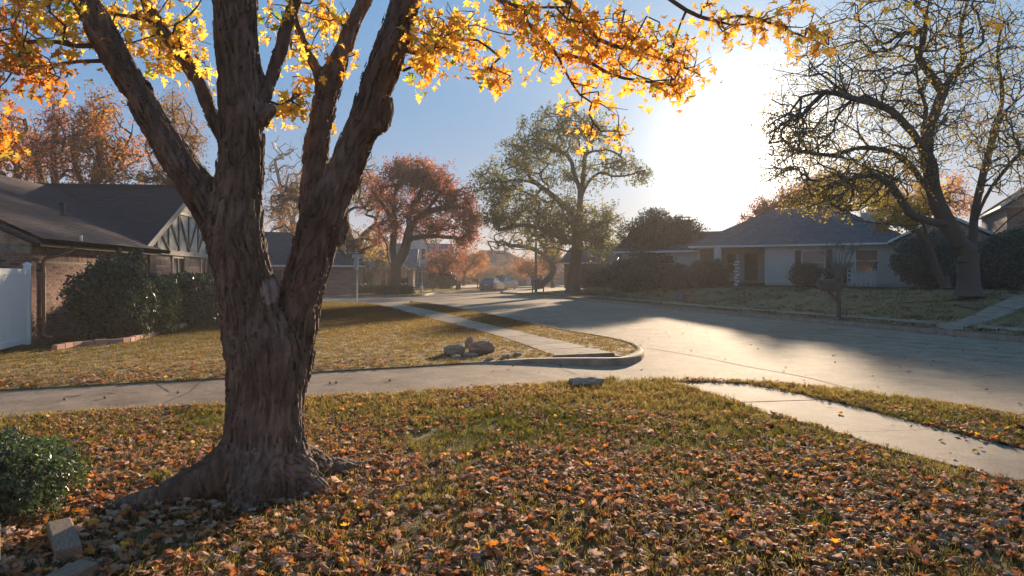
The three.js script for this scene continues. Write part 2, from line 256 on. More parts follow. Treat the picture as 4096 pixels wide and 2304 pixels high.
{
  const vs = [0.14, 0.8, 1.5, 2.4, 3, 3.6, 4.2, 5, 6, 7, 8, 9, 10, 11, 12, 14, 18, 24, 34, 60], N = 80, pos = [], uv = [], idx = [], m = vs.length;
  for (let i = 0; i <= N; i++) for (const v of vs) { const p = yardPoint(i / N, v); p.y += v > 2 ? 0.06 * nz(p.x * 0.3, 5, p.z * 0.3) : 0; pos.push(p.x, p.y, p.z); uv.push(p.x, p.z); }
  for (let i = 0; i < N; i++) for (let j = 0; j < m - 1; j++) { const k = i * m + j; idx.push(k, k + 1, k + m, k + 1, k + m + 1, k + m); }
  const g = new THREE.BufferGeometry(); g.setAttribute('position', new THREE.Float32BufferAttribute(pos, 3)); g.setAttribute('uv', new THREE.Float32BufferAttribute(uv, 2)); g.setIndex(idx); g.computeVertexNormals(); setColors(g, lawnColor(0.8));
  struct('lawn', g, M.soil, 'dry tan lawn rising from the street to the white brick house', 'lawn');
  kerb(kerbR, -1, 'concrete kerb on the shaded side of the street', 0.15, 0.02);
  const o = thing('pavement', 'shaded concrete pavement along the rising tan lawn', 'pavement'); o.userData.kind = 'structure';
  for (let i = 8; i < 60; i++) { const t0 = i / 60 + 0.0001, t1 = (i + 1) / 60 - 0.0001; const q = [yardPoint(t0, 1.5), yardPoint(t0, 2.5), yardPoint(t1, 2.5), yardPoint(t1, 1.5)]; const gg = slab(q.map((p) => p), 0.034, 0.1), s = rr(0.9, 1.05); setColors(gg, () => [s, s, s]); part('slab', gg, M.concrete, o); }
  // garden walk from pavement up the lawn
  const w = thing('garden_walk', 'grey concrete garden walk crossing the tan lawn near the big shade tree', 'path'); w.userData.kind = 'structure';
  const A = new THREE.CatmullRomCurve3([at(3740, 1243, 22), at(3870, 1212, 25), at(4020, 1190, 28), at(4300, 1175, 31)]), B = new THREE.CatmullRomCurve3([at(3815, 1256, 21), at(3940, 1225, 23.5), at(4100, 1200, 26), at(4400, 1185, 29)]);
  for (let k = 0; k < 6; k++) { const q = [A.getPointAt(k / 6 + 0.005), A.getPointAt((k + 1) / 6 - 0.005), B.getPointAt((k + 1) / 6 - 0.005), B.getPointAt(k / 6 + 0.005)].map((p) => V(p.x, yardY(p.x, p.z) + 0.09, p.z)); const up = polys([q]); setColors(up, (x, y, z) => stain(x, z)); const lo = q.map((p) => V(p.x, p.y - 0.16, p.z)); const sides = polys([0, 1, 2, 3].map((i) => [q[i], lo[i], lo[(i + 1) % 4], q[(i + 1) % 4]])); setColors(sides, (x, y, z) => stain(x, z)); part('slab', mergeGeometries([up, sides]), M.concrete, w); }
}
// far ground: beyond the side street and round the bend
const farLeft = [W2(-60, 60), W2(-16, 59.5), W2(-10.5, 59.5), W2(-8.9, 60.5), W2(-8.2, 63), W2(-8.0, 67.8), W2(-6.3, 79.4), W2(-3.5, 88.6), W2(-1.5, 97), W2(2.5, 108), W2(10, 122), W2(22, 134), W2(46, 148), W2(46, 260), W2(-140, 260), W2(-140, 60)];
struct('lawn', soilTop(farLeft, 0.0, 0.55), M.soil, 'sunlit grass in front of the houses beyond the side street', 'lawn');
kerb([W2(-60, 59.8), W2(-16, 59.3), W2(-10.5, 59.3), W2(-8.7, 60.4), W2(-8.0, 63), W2(-7.8, 67.8), W2(-6.1, 79.4), W2(-3.3, 88.6), W2(-1.3, 97), W2(2.7, 107.8), W2(10.2, 121.7), W2(22, 133.7), W2(46, 147.7)], 1, 'sunlit concrete kerb in front of the distant houses', 0.2, 0.03);
struct('lawn', soilTop([W2(0.55, 69), W2(-0.9, 72.5), W2(-0.7, 76), W2(2, 88), W2(5.5, 97), W2(12, 107), W2(24, 117), W2(48, 130), W2(100, 130), W2(90, 66), W2(58, 84)], 0.012, 0.45), M.soil, 'grassy corner lawn under the big green tree by the lamp post', 'lawn');
kerb([W2(0.6, 69), W2(-0.95, 72.4), W2(-0.8, 76), W2(1.85, 88), W2(5.35, 97.2), W2(11.8, 107.2), W2(24, 117.3), W2(48, 130.2)], -1, 'concrete kerb round the grassy corner by the lamp post', 0.15, 0.03);
struct('pavement', (() => { const g = slab([W2(-60, 47.6), W2(-12, 47.2), W2(-12, 46), W2(-60, 46.4)], -0.05, 0.2); return setColors(g, (x, y, z) => stain(x, z)); })(), M.concrete, 'strip of concrete along the near edge of the side street', 'pavement');
// ---------------------------------------------------------------- leaves and tree growing
function leafGeo({ lobes = true, curl = 0, fold = 0, cup = 0, twist = 0, petiole = true, s = 1, seed = 1, rings = 2, roll = null }) {
  const r = rng(seed), out = lobes
    ? [[0, -0.42], [0.10, -0.36], [0.22, -0.42], [0.34, -0.40], [0.26, -0.28], [0.15, -0.17], [0.38, -0.17], [0.58, -0.10], [0.44, -0.03], [0.50, 0.12], [0.34, 0.05], [0.15, 0.03], [0.17, 0.18], [0.28, 0.30], [0.14, 0.30], [0.12, 0.42], [0.05, 0.48], [0, 0.62]]
    : [[0, -0.5], [0.13, -0.3], [0.2, -0.05], [0.17, 0.2], [0.08, 0.4], [0, 0.52]];
  const pts = [...out, ...out.slice(1, -1).reverse().map(([x, y]) => [-x, y])].map(([x, y]) => [x * (1 + 0.14 * (r() - 0.5)), y * (1 + 0.1 * (r() - 0.5))]);
  const n = pts.length, pos = [], idx = [], sub = roll ? 0.72 : 1;
  if (roll) for (const p of pts) { const m = Math.hypot(p[0], p[1]), k = lerp(1, 0.44 / Math.max(0.2, m), 0.45); p[0] *= k; p[1] *= k; }
  const bend = (x, k) => Math.abs(k) < 0.05 ? [x, 0] : [Math.sin(k * x) / k, -(1 - Math.cos(k * x)) / k];
  const warp = (x, y) => { if (roll) { const c = Math.cos(roll[2]), t = Math.sin(roll[2]), u = x * c + y * t, w = y * c - x * t, [u1, z1] = bend(u, roll[0]), [w1, z2] = bend(w, roll[1]); return [u1 * c - w1 * t, u1 * t + w1 * c, z1 + z2 + 0.10 * nz(x * 3.1 + seed * 3, y * 3.1, seed)]; } const rad = Math.hypot(x, y); let z = -curl * y * y * 1.6 + fold * Math.abs(x) * 0.9 + cup * rad * rad * 1.5 + twist * x * y * 1.6 + 0.05 * nz(x * 4 + seed, y * 4, seed); const c = Math.cos(curl * y * 1.3); return [x * (1 - 0.35 * Math.abs(fold)), y * (0.6 + 0.4 * c), z]; };
  pos.push(...warp(0, 0.02));
  for (let k = 1; k <= rings; k++) for (const [x, y] of pts) { const f = k / rings; pos.push(...warp(x * f, (y - 0.02) * f + 0.02)); }
  for (let i = 0; i < n; i++) { const j = (i + 1) % n; idx.push(0, 1 + i, 1 + j); for (let k = 1; k < rings; k++) { const a = 1 + (k - 1) * n, b = 1 + k * n; idx.push(a + i, b + i, b + j, a + i, b + j, a + j); } }
  if (petiole) { const b = pos.length / 3, y0 = -0.4, z0 = warp(0, -0.4)[2]; for (const [x, y, z] of [[-0.012, y0, z0], [0.012, y0, z0], [0.012, -0.95, z0 + 0.1], [-0.012, -0.95, z0 + 0.1]]) pos.push(x, y, z); idx.push(b, b + 1, b + 2, b, b + 2, b + 3); }
  for (let i = 0; i < pos.length; i++) pos[i] *= s;
  const g = new THREE.BufferGeometry(); g.setAttribute('position', new THREE.Float32BufferAttribute(pos, 3)); g.setIndex(idx); g.computeVertexNormals(); return g;
}
function clump(count, radius, size, seed, flat = 1, wide = 0.55) {  // a sprig: small pointed leaves in a ball
  const r = rng(seed), pos = [], nor = [], q = new THREE.Quaternion(), e = new THREE.Euler();
  for (let i = 0; i < count; i++) {
    const u = r() * 2 - 1, a = r() * 6.283, k = radius * Math.cbrt(r()), s = Math.sqrt(1 - u * u), c = V(Math.cos(a) * s * k, u * k * flat, Math.sin(a) * s * k);
    q.setFromEuler(e.set(r() * 6.28, r() * 6.28, r() * 6.28)); const L = size * (0.7 + 0.6 * r()), w = L * wide;
    const a0 = V(0, -L / 2, 0), b0 = V(w / 2, 0, -w * 0.18), c0 = V(0, L / 2, 0), d0 = V(-w / 2, 0, -w * 0.18);
    for (const p of [a0, b0, c0, d0]) p.applyQuaternion(q).add(c);
    for (const t of [[a0, b0, c0], [a0, c0, d0]]) { const n = t[1].clone().sub(t[0]).cross(t[2].clone().sub(t[0])).normalize(); for (const p of t) { pos.push(p.x, p.y, p.z); nor.push(n.x, n.y, n.z); } }
  }
  const g = new THREE.BufferGeometry(); g.setAttribute('position', new THREE.Float32BufferAttribute(pos, 3)); g.setAttribute('normal', new THREE.Float32BufferAttribute(nor, 3)); return g;
}
function scatter(name, geo, mat, list, parent) {                    // list of {p, q, s, c}
  const m = shade(new THREE.InstancedMesh(geo, mat, Math.max(1, list.length))), t = new THREE.Matrix4(); m.name = name;
  list.forEach((d, i) => { t.compose(d.p, d.q, typeof d.s === 'number' ? V(d.s, d.s, d.s) : d.s); m.setMatrixAt(i, t); m.setColorAt(i, d.c); });
  m.userData.kind = 'stuff'; parent?.add(m); return m;
}
const randQ = (r = R) => new THREE.Quaternion().setFromEuler(new THREE.Euler(r() * 6.28, r() * 6.28, r() * 6.28));
const pickColor = (list, r = R) => { let k = r() * list.reduce((s, e) => s + e[0], 0); for (const [w, c] of list) { if ((k -= w) <= 0) { const m = 0.8 + 0.4 * r(); return c.clone().multiplyScalar(m); } } return list[0][1].clone(); };
// grow twigs from given limbs out to targets; radii follow the pipe model
function grow({ limbs, targets, step = 0.6, tip = 0.006, rootR = 0.4, jitter = 0.16, droop = 0, pow = 2.3, r = R, align = 0.55, arch = 0.12, thick = 0.5 }) {
  const pos = [], par = [], dir = [], isTip = [], baseR = [];
  const add = (p, k, d) => { pos.push(p); par.push(k); dir.push(d); isTip.push(true); if (k >= 0) isTip[k] = false; return pos.length - 1; };
  const nearest = (p, al) => { let b = 0, bd = 1e9; for (let i = 0; i < pos.length; i++) { const dx = p.x - pos[i].x, dy = p.y - pos[i].y, dz = p.z - pos[i].z, d = Math.sqrt(dx * dx + dy * dy + dz * dz) + 1e-6; if (d > bd * 2.2) continue; const c = d * (1 + al - al * (dx * dir[i].x + dy * dir[i].y + dz * dir[i].z) / d); if (c < bd) { bd = c; b = i; } } return b; };
  for (const pts of limbs) {
    const c = new THREE.CatmullRomCurve3(pts), n = Math.max(2, Math.ceil(c.getLength() / step)); let k = pos.length ? nearest(pts[0], 0) : -1;
    for (let i = k >= 0 ? 1 : 0; i <= n; i++) { const p = c.getPointAt(i / n); if (i && i < n) p.add(V(rr(-1, 1, r), rr(-1, 1, r), rr(-1, 1, r)).multiplyScalar(jitter * step * 0.35)); k = add(p, k, c.getTangentAt(i / n)); }
  }
  const nLimb = pos.length;
  const order = targets.map((p) => { let d = 1e9; for (let i = 0; i < nLimb; i++) d = Math.min(d, p.distanceToSquared(pos[i])); return [d, p]; }).sort((a, b) => a[0] - b[0]);
  const tips = [];
  for (const [, p] of order) {
    let k = nearest(p, align); const a = pos[k], L = a.distanceTo(p); if (L < step * 0.3) { tips.push({ p: p, d: dir[k] }); continue; }
    const n = Math.max(1, Math.round(L / step)), bow = V(rr(-1, 1, r), rr(-0.6, 1, r), rr(-1, 1, r)).multiplyScalar(L * arch); let prev = a;
    for (let i = 1; i <= n; i++) { const t = i / n, q = a.clone().lerp(p, t).addScaledVector(bow, 4 * t * (1 - t)); q.y -= droop * L * t * t; if (i < n) q.add(V(rr(-1, 1, r), rr(-1, 1, r), rr(-1, 1, r)).multiplyScalar(jitter * step)); const d = q.clone().sub(prev).normalize(); k = add(q, k, d); prev = q; }
    tips.push({ p: pos[k], d: dir[k] });
  }
  const rad = new Float32Array(pos.length); for (let i = pos.length - 1; i >= 0; i--) { rad[i] += 1; if (par[i] >= 0 && isTip[i] === false) { } if (par[i] >= 0) rad[par[i]] += rad[i]; }
  // rad now counts the nodes carried: thin twigs, then quickly thicker towards the root
  const total = rad[0]; for (let i = 0; i < rad.length; i++) rad[i] = tip + (rootR - tip) * Math.pow((rad[i] - 1) / total, thick);
  const P3 = [], N3 = [], I3 = [], up = V(0, 1, 0), e1 = V(), e2 = V(), ax = V();
  for (let i = 0; i < pos.length; i++) {
    const k = par[i]; if (k < 0) continue; const a = pos[k], b = pos[i]; ax.copy(b).sub(a).normalize(); e1.copy(Math.abs(ax.y) > 0.9 ? V(1, 0, 0) : up).cross(ax).normalize(); e2.copy(ax).cross(e1);
    const ra = Math.min(rad[k], rad[i] * 1.5), rb = rad[i], n = rb > 0.12 ? 9 : rb > 0.04 ? 6 : rb > 0.012 ? 4 : 3, s0 = P3.length / 3;
    for (let j = 0; j < n; j++) { const t = j / n * 6.2832, x = Math.cos(t), y = Math.sin(t); for (const [c, rd] of [[a, ra], [b, rb]]) { const nx = e1.x * x + e2.x * y, ny = e1.y * x + e2.y * y, nzv = e1.z * x + e2.z * y; P3.push(c.x + nx * rd, c.y + ny * rd, c.z + nzv * rd); N3.push(nx, ny, nzv); } }
    for (let j = 0; j < n; j++) { const c0 = s0 + j * 2, c1 = s0 + ((j + 1) % n) * 2; I3.push(c0, c1, c0 + 1, c0 + 1, c1, c1 + 1); }
  }
  const g = new THREE.BufferGeometry(); g.setAttribute('position', new THREE.Float32BufferAttribute(P3, 3)); g.setAttribute('normal', new THREE.Float32BufferAttribute(N3, 3)); g.setIndex(I3);
  return { geo: g, tips, pos, par, dir, rad, isTip };
}
function inBlobs(blobs, n, r = R, shell = 0.5) {                    // blobs: [px, py, rx, ry, D, depth radius, weight]
  const out = [], tot = blobs.reduce((s, b) => s + (b[6] ?? 1), 0);
  for (const b of blobs) { const m = Math.round(n * (b[6] ?? 1) / tot); for (let i = 0; i < m; i++) { const u = r() * 2 - 1, a = r() * 6.2832, k = Math.pow(r(), shell), s = Math.sqrt(1 - u * u), D = b[4] + b[5] * k * Math.sin(a) * s; out.push(at(b[0] + b[2] * k * Math.cos(a) * s, b[1] + b[3] * k * u, D)); } }
  return out;
}

// ---------------------------------------------------------------- the large maple in the foreground
const TREE = V(-1.87, 0, -5.4);
const maple = thing('maple_tree', 'large maple with deeply furrowed forked trunk and yellow autumn leaves in the front lawn', 'tree', V(0, 0, 0));
{
  const path = (list, D0, D1) => list.map(([px, py, w], i) => { const D = lerp(D0, D1, i / (list.length - 1)), p = at(px, py, D); return [p.x, p.y, p.z, w * 0.94 / 2 / F4 * D]; });
  const limbs = [
    [[-1.84, -0.15, -5.42, 0.37], [-1.86, 0.10, -5.42, 0.325], [-1.865, 0.25, -5.4, 0.298], [-1.86, 0.45, -5.4, 0.282], [-1.845, 0.65, -5.4, 0.278], [-1.83, 0.88, -5.4, 0.285], [-1.83, 1.05, -5.4, 0.285], [-1.825, 1.12, -5.4, 0.255]],
    path([[1035, 1470, 230], [1012, 1330, 246], [996, 1212, 250], [966, 1073, 244], [940, 933, 240], [948, 800, 214], [960, 714, 200], [965, 620, 190], [968, 497, 188], [956, 310, 172], [942, 124, 184], [938, 0, 190], [930, -200, 170], [905, -520, 130]], 5.36, 5.2),
    path([[880, 890, 160], [800, 765, 146], [700, 624, 136], [622, 497, 124], [552, 373, 122], [472, 248, 114], [405, 124, 118], [340, 0, 120], [230, -200, 100], [90, -430, 80]], 5.34, 5.0),
    path([[915, 585, 76], [850, 470, 66], [815, 373, 58], [782, 310, 55], [746, 248, 58], [704, 186, 62], [655, 124, 60], [606, 62, 52], [580, 0, 46], [545, -140, 38]], 5.42, 5.8),
    path([[1000, 480, 66], [1058, 392, 60], [1084, 310, 58], [1125, 186, 58], [1152, 90, 57], [1178, 0, 58], [1240, -220, 48]], 5.25, 5.45),
    path([[1160, 1480, 170], [1192, 1350, 156], [1205, 1212, 164], [1219, 1119, 178], [1250, 1026, 184], [1284, 900, 186], [1325, 800, 164], [1360, 735, 150], [1394, 652, 144], [1429, 559, 142], [1465, 497, 150], [1486, 435, 154], [1499, 373, 148], [1517, 310, 143], [1540, 248, 140], [1586, 124, 134], [1624, 0, 122], [1700, -220, 100], [1800, -480, 76]], 5.45, 5.35),
    path([[1262, 930, 110], [1248, 820, 108], [1252, 745, 104], [1262, 650, 106], [1270, 560, 110], [1286, 480, 106], [1308, 373, 104], [1355, 248, 82], [1400, 124, 70], [1456, 0, 66], [1545, -220, 52]], 5.52, 5.8),
    path([[1305, 360, 46], [1262, 270, 44], [1214, 186, 44], [1198, 130, 36], [1182, 70, 28], [1165, 0, 20]], 5.62, 5.9),
    // roots
    [[-1.98, 0.22, -5.34, 0.22], [-2.22, 0.11, -5.2, 0.15], [-2.48, 0.04, -5.08, 0.095], [-2.72, 0.0, -4.98, 0.06], [-2.95, -0.05, -4.9, 0.04]],
    [[-1.86, 0.2, -5.24, 0.2], [-1.84, 0.05, -5.05, 0.14], [-1.80, -0.03, -4.88, 0.075]],
    [[-1.70, 0.2, -5.46, 0.2], [-1.5, 0.07, -5.72, 0.105], [-1.3, 0.01, -5.98, 0.065], [-1.08, -0.02, -6.25, 0.045]],
    [[-1.70, 0.18, -5.36, 0.19], [-1.5, 0.05, -5.34, 0.11], [-1.33, -0.03, -5.28, 0.06]],
    [[-2.05, 0.2, -5.6, 0.2], [-2.35, 0.03, -5.9, 0.1], [-2.6, -0.05, -6.1, 0.05]],
    // old branch collars
    [[...at(1055, 462, 5.22).toArray(), 0.06], [...at(1080, 440, 5.2).toArray(), 0.045]],
    [[...at(1076, 1185, 5.27).toArray(), 0.06], [...at(1080, 1140, 5.265).toArray(), 0.05]],
    [[...at(1520, 480, 5.38).toArray(), 0.08], [...at(1542, 430, 5.38).toArray(), 0.055]],
    [[...at(1372, 905, 5.42).toArray(), 0.05], [...at(1362, 960, 5.42).toArray(), 0.04]],
  ];
  const segs = []; limbs.forEach((L, li) => { let s = 0; for (let i = 0; i < L.length - 1; i++) { const a = L[i], b = L[i + 1], dx = b[0] - a[0], dy = b[1] - a[1], dz = b[2] - a[2], len = Math.hypot(dx, dy, dz); segs.push({ li, a, dx, dy, dz, l2: len * len, len, dr: b[3] - a[3], s, lo: [0, 1, 2].map((k) => Math.min(a[k], b[k]) - Math.max(a[3], b[3])), hi: [0, 1, 2].map((k) => Math.max(a[k], b[k]) + Math.max(a[3], b[3])) }); s += len; } });
  const best = new Float32Array(limbs.length), info = {};
  function dist(x, y, z, list, detail) {
    best.fill(9); let bd = 9, bs = null, bt = 0;
    for (const g of list) { const px = x - g.a[0], py = y - g.a[1], pz = z - g.a[2]; let t = (px * g.dx + py * g.dy + pz * g.dz) / g.l2; t = t < 0 ? 0 : t > 1 ? 1 : t; const qx = px - g.dx * t, qy = py - g.dy * t, qz = pz - g.dz * t, d = Math.sqrt(qx * qx + qy * qy + qz * qz) - g.a[3] - g.dr * t; if (d < best[g.li]) best[g.li] = d; if (d < bd) { bd = d; bs = g; bt = t; } }
    let d = 9; for (let i = 0; i < best.length; i++) if (best[i] < 5) { const k = 0.075, h = Math.max(k - Math.abs(d - best[i]), 0) / k; d = Math.min(d, best[i]) - h * h * k * 0.25; }
    if (!detail || !bs || Math.abs(d) > 0.07) return d;
    const r0 = bs.a[3] + bs.dr * bt, rx = x - bs.a[0] - bs.dx * bt, ry = y - bs.a[1] - bs.dy * bt, rz = z - bs.a[2] - bs.dz * bt, v = bs.s + bs.len * bt + bs.li * 3.7, amp = Math.min(1, 0.25 + r0 / 0.16);
    const wx = 0.35 * nz(rx * 6, v * 3, rz * 6), u0 = rx / 0.037 + ry * 7 + wx, u1 = rz / 0.037 + wx;
    const n1 = Math.abs(nz(u0, u1, v / 0.26)), n2 = Math.abs(nz(u0 * 2.1 + 9, u1 * 2.1, v / 0.15)), n3 = nz(u0 * 3.1, u1 * 3.1, v / 0.05 + 3), big = nz(rx * 3.2, v * 2.1, rz * 3.2);
    const f1 = 1 - Math.pow(Math.min(1, n1 / 0.34), 0.55), f2 = 1 - Math.pow(Math.min(1, n2 / 0.30), 0.55);
    return d + amp * (0.046 * f1 + 0.022 * f2 - 0.007 * n3 - 0.012 * big - 0.008);
  }
  const h = 0.0098, B = 16, lo = [-4.3, -0.16, -6.4], hi = [-0.15, 4.5, -4.6], nb = [0, 1, 2].map((k) => Math.ceil((hi[k] - lo[k]) / (h * B))), half = h * B * 0.5, diag = half * 1.7321;
  const SX = 1, SY = nb[0] * B + 2, SZ = SY * (nb[1] * B + 2), vert = new Map(), pos = [], quads = [], S = B + 1, val = new Float32Array(S * S * S);
  for (let bz = 0; bz < nb[2]; bz++) for (let by = 0; by < nb[1]; by++) for (let bx = 0; bx < nb[0]; bx++) {
    const ox = lo[0] + bx * B * h, oy = lo[1] + by * B * h, oz = lo[2] + bz * B * h, cx = ox + half, cy = oy + half, cz = oz + half, reach = diag + 0.14;
    const near = segs.filter((g) => cx > g.lo[0] - reach && cx < g.hi[0] + reach && cy > g.lo[1] - reach && cy < g.hi[1] + reach && cz > g.lo[2] - reach && cz < g.hi[2] + reach);
    if (!near.length || Math.abs(dist(cx, cy, cz, near, false)) > diag + 0.08) continue;
    for (let k = 0, i = 0; k < S; k++) for (let j = 0; j < S; j++) for (let l = 0; l < S; l++, i++) val[i] = dist(ox + l * h, oy + j * h, oz + k * h, near, true);
    for (let k = 0; k < B; k++) for (let j = 0; j < B; j++) for (let l = 0; l < B; l++) {
      const i = (k * S + j) * S + l; let inn = 0, sx = 0, sy = 0, sz = 0, n = 0;
      for (let c = 0; c < 8; c++) if (val[i + (c & 1) + ((c >> 1) & 1) * S + (c >> 2) * S * S] < 0) inn++;
      const gx = bx * B + l, gy = by * B + j, gz = bz * B + k, key = gx * SX + gy * SY + gz * SZ;
      const v0 = val[i];
      if ((v0 < 0) !== (val[i + 1] < 0)) quads.push(key, 0, v0 < 0 ? 1 : 0);
      if ((v0 < 0) !== (val[i + S] < 0)) quads.push(key, 1, v0 < 0 ? 1 : 0);
      if ((v0 < 0) !== (val[i + S * S] < 0)) quads.push(key, 2, v0 < 0 ? 1 : 0);
      if (!inn || inn === 8) continue;
      for (let c = 0; c < 8; c++) for (let ax = 0; ax < 3; ax++) { if (c & (1 << ax)) continue; const d2 = c | (1 << ax), a = val[i + (c & 1) + ((c >> 1) & 1) * S + (c >> 2) * S * S], b = val[i + (d2 & 1) + ((d2 >> 1) & 1) * S + (d2 >> 2) * S * S]; if ((a < 0) === (b < 0)) continue; const t = a / (a - b); sx += (c & 1) + (ax === 0 ? t : 0); sy += ((c >> 1) & 1) + (ax === 1 ? t : 0); sz += (c >> 2) + (ax === 2 ? t : 0); n++; }
      vert.set(key, pos.length / 3); pos.push(ox + (l + sx / n) * h, oy + (j + sy / n) * h, oz + (k + sz / n) * h);
    }
  }
  const idx = [], off = [[SY, SZ], [SZ, SX], [SX, SY]];
  for (let i = 0; i < quads.length; i += 3) { const [u, w] = off[quads[i + 1]], k = quads[i], a = vert.get(k - u - w), b = vert.get(k - w), c = vert.get(k), d = vert.get(k - u); if (a === undefined || b === undefined || c === undefined || d === undefined) continue; quads[i + 2] ? idx.push(a, b, c, a, c, d) : idx.push(a, c, b, a, d, c); }
  const g = new THREE.BufferGeometry(); g.setAttribute('position', new THREE.Float32BufferAttribute(pos, 3)); g.setIndex(idx); g.computeVertexNormals();
  const uv = new Float32Array(pos.length / 3 * 2); for (let i = 0; i < uv.length / 2; i++) { uv[i * 2] = pos[i * 3] + pos[i * 3 + 2] * 0.7; uv[i * 2 + 1] = pos[i * 3 + 1] * 0.5; } g.setAttribute('uv', new THREE.BufferAttribute(uv, 2));
  const scar = at(1082, 1165, 5.20), scar2 = at(1565, 420, 5.3);
  setColors(g, (x, y, z) => { const n = sstep(-0.5, 0.5, nz(x * 3.2, y * 1.6, z * 3.2)), m = 0.70 + 0.6 * sstep(-0.4, 0.45, nz(x * 24, y * 5.5, z * 24)), f = 0.7 + 0.6 * (0.5 + 0.5 * nz(x * 75, y * 16, z * 75)); let c = [lerp(0.090, 0.160, n) * m * f, lerp(0.056, 0.110, n) * m * f, lerp(0.038, 0.084, n) * m * f]; const s = Math.hypot((x - scar.x) / 0.075, (y - scar.y) / 0.12, (z - scar.z) / 0.14), k = 1 - sstep(0.75, 1.0, s + 0.25 * nz(x * 30, y * 30, z * 30)); return c.map((v, i) => lerp(v, [0.24, 0.19, 0.16][i] * m * f, k)); });
  part('trunk', g, M.bark, maple);
  console.log('trunk tris', idx.length / 3);

  // branches above and to the right, then twigs to leaf sprays
  const L = (D0, D1, list) => list.map(([px, py], i) => at(px, py, lerp(D0, D1, i / (list.length - 1))));
  const branches = [
    L(5.35, 5.3, [[1600, 40], [1680, -160], [1790, -460]]),
    L(5.35, 5.6, [[1690, -190], [1850, -130], [1980, -20], [2085, 70], [2170, 150], [2225, 215], [2275, 315], [2330, 390], [2368, 412]]),
    L(5.6, 5.7, [[2368, 412], [2352, 440], [2372, 490], [2402, 525]]),
    L(5.35, 5.4, [[1760, -370], [1980, -240], [2180, -60], [2330, 62], [2378, 148], [2450, 182], [2580, 216], [2710, 262], [2800, 300]]),
    L(5.3, 5.2, [[1790, -450], [2200, -330], [2520, -130], [2690, 5], [2760, 50], [2850, 84], [2905, 84], [2940, 108], [3010, 92], [3120, 60], [3240, 20]]),
    L(5.2, 5.1, [[2850, 84], [2980, 62], [3080, 92], [3180, 135], [3280, 170]]),
    L(5.3, 4.9, [[2520, -130], [2900, -120], [3300, -60], [3700, -10], [3960, 10]]),
    L(5.5, 5.3, [[1640, 230], [1720, 215], [1800, 170], [1900, 160], [2000, 230]]),
    L(5.5, 5.2, [[1575, 300], [1660, 262], [1730, 215]]),
    L(5.35, 5.0, [[1985, -10], [2060, 22], [2150, 30], [2280, 30]]),
    L(5.4, 5.4, [[2225, 215], [2330, 235], [2450, 300], [2560, 325], [2740, 345]]),
    L(5.1, 4.9, [[345, 30], [200, -40], [60, -60]]),
    L(5.1, 4.8, [[370, 222], [280, 178], [160, 166], [0, 182], [-160, 200]]),
    L(5.1, 4.9, [[400, 248], [300, 246], [180, 262], [90, 268]]),
    L(5.5, 5.9, [[575, 80], [520, 66], [450, 55], [360, 20]]),
    L(5.4, 5.6, [[650, 130], [780, 40], [830, -60]]),
    L(5.3, 5.6, [[1060, 220], [1110, 196], [1160, 158]]),
    L(5.7, 5.9, [[1400, 130], [1330, 60], [1270, -20]]),
    L(5.2, 5.4, [[1080, 440], [1140, 410], [1200, 380]]),
  ];
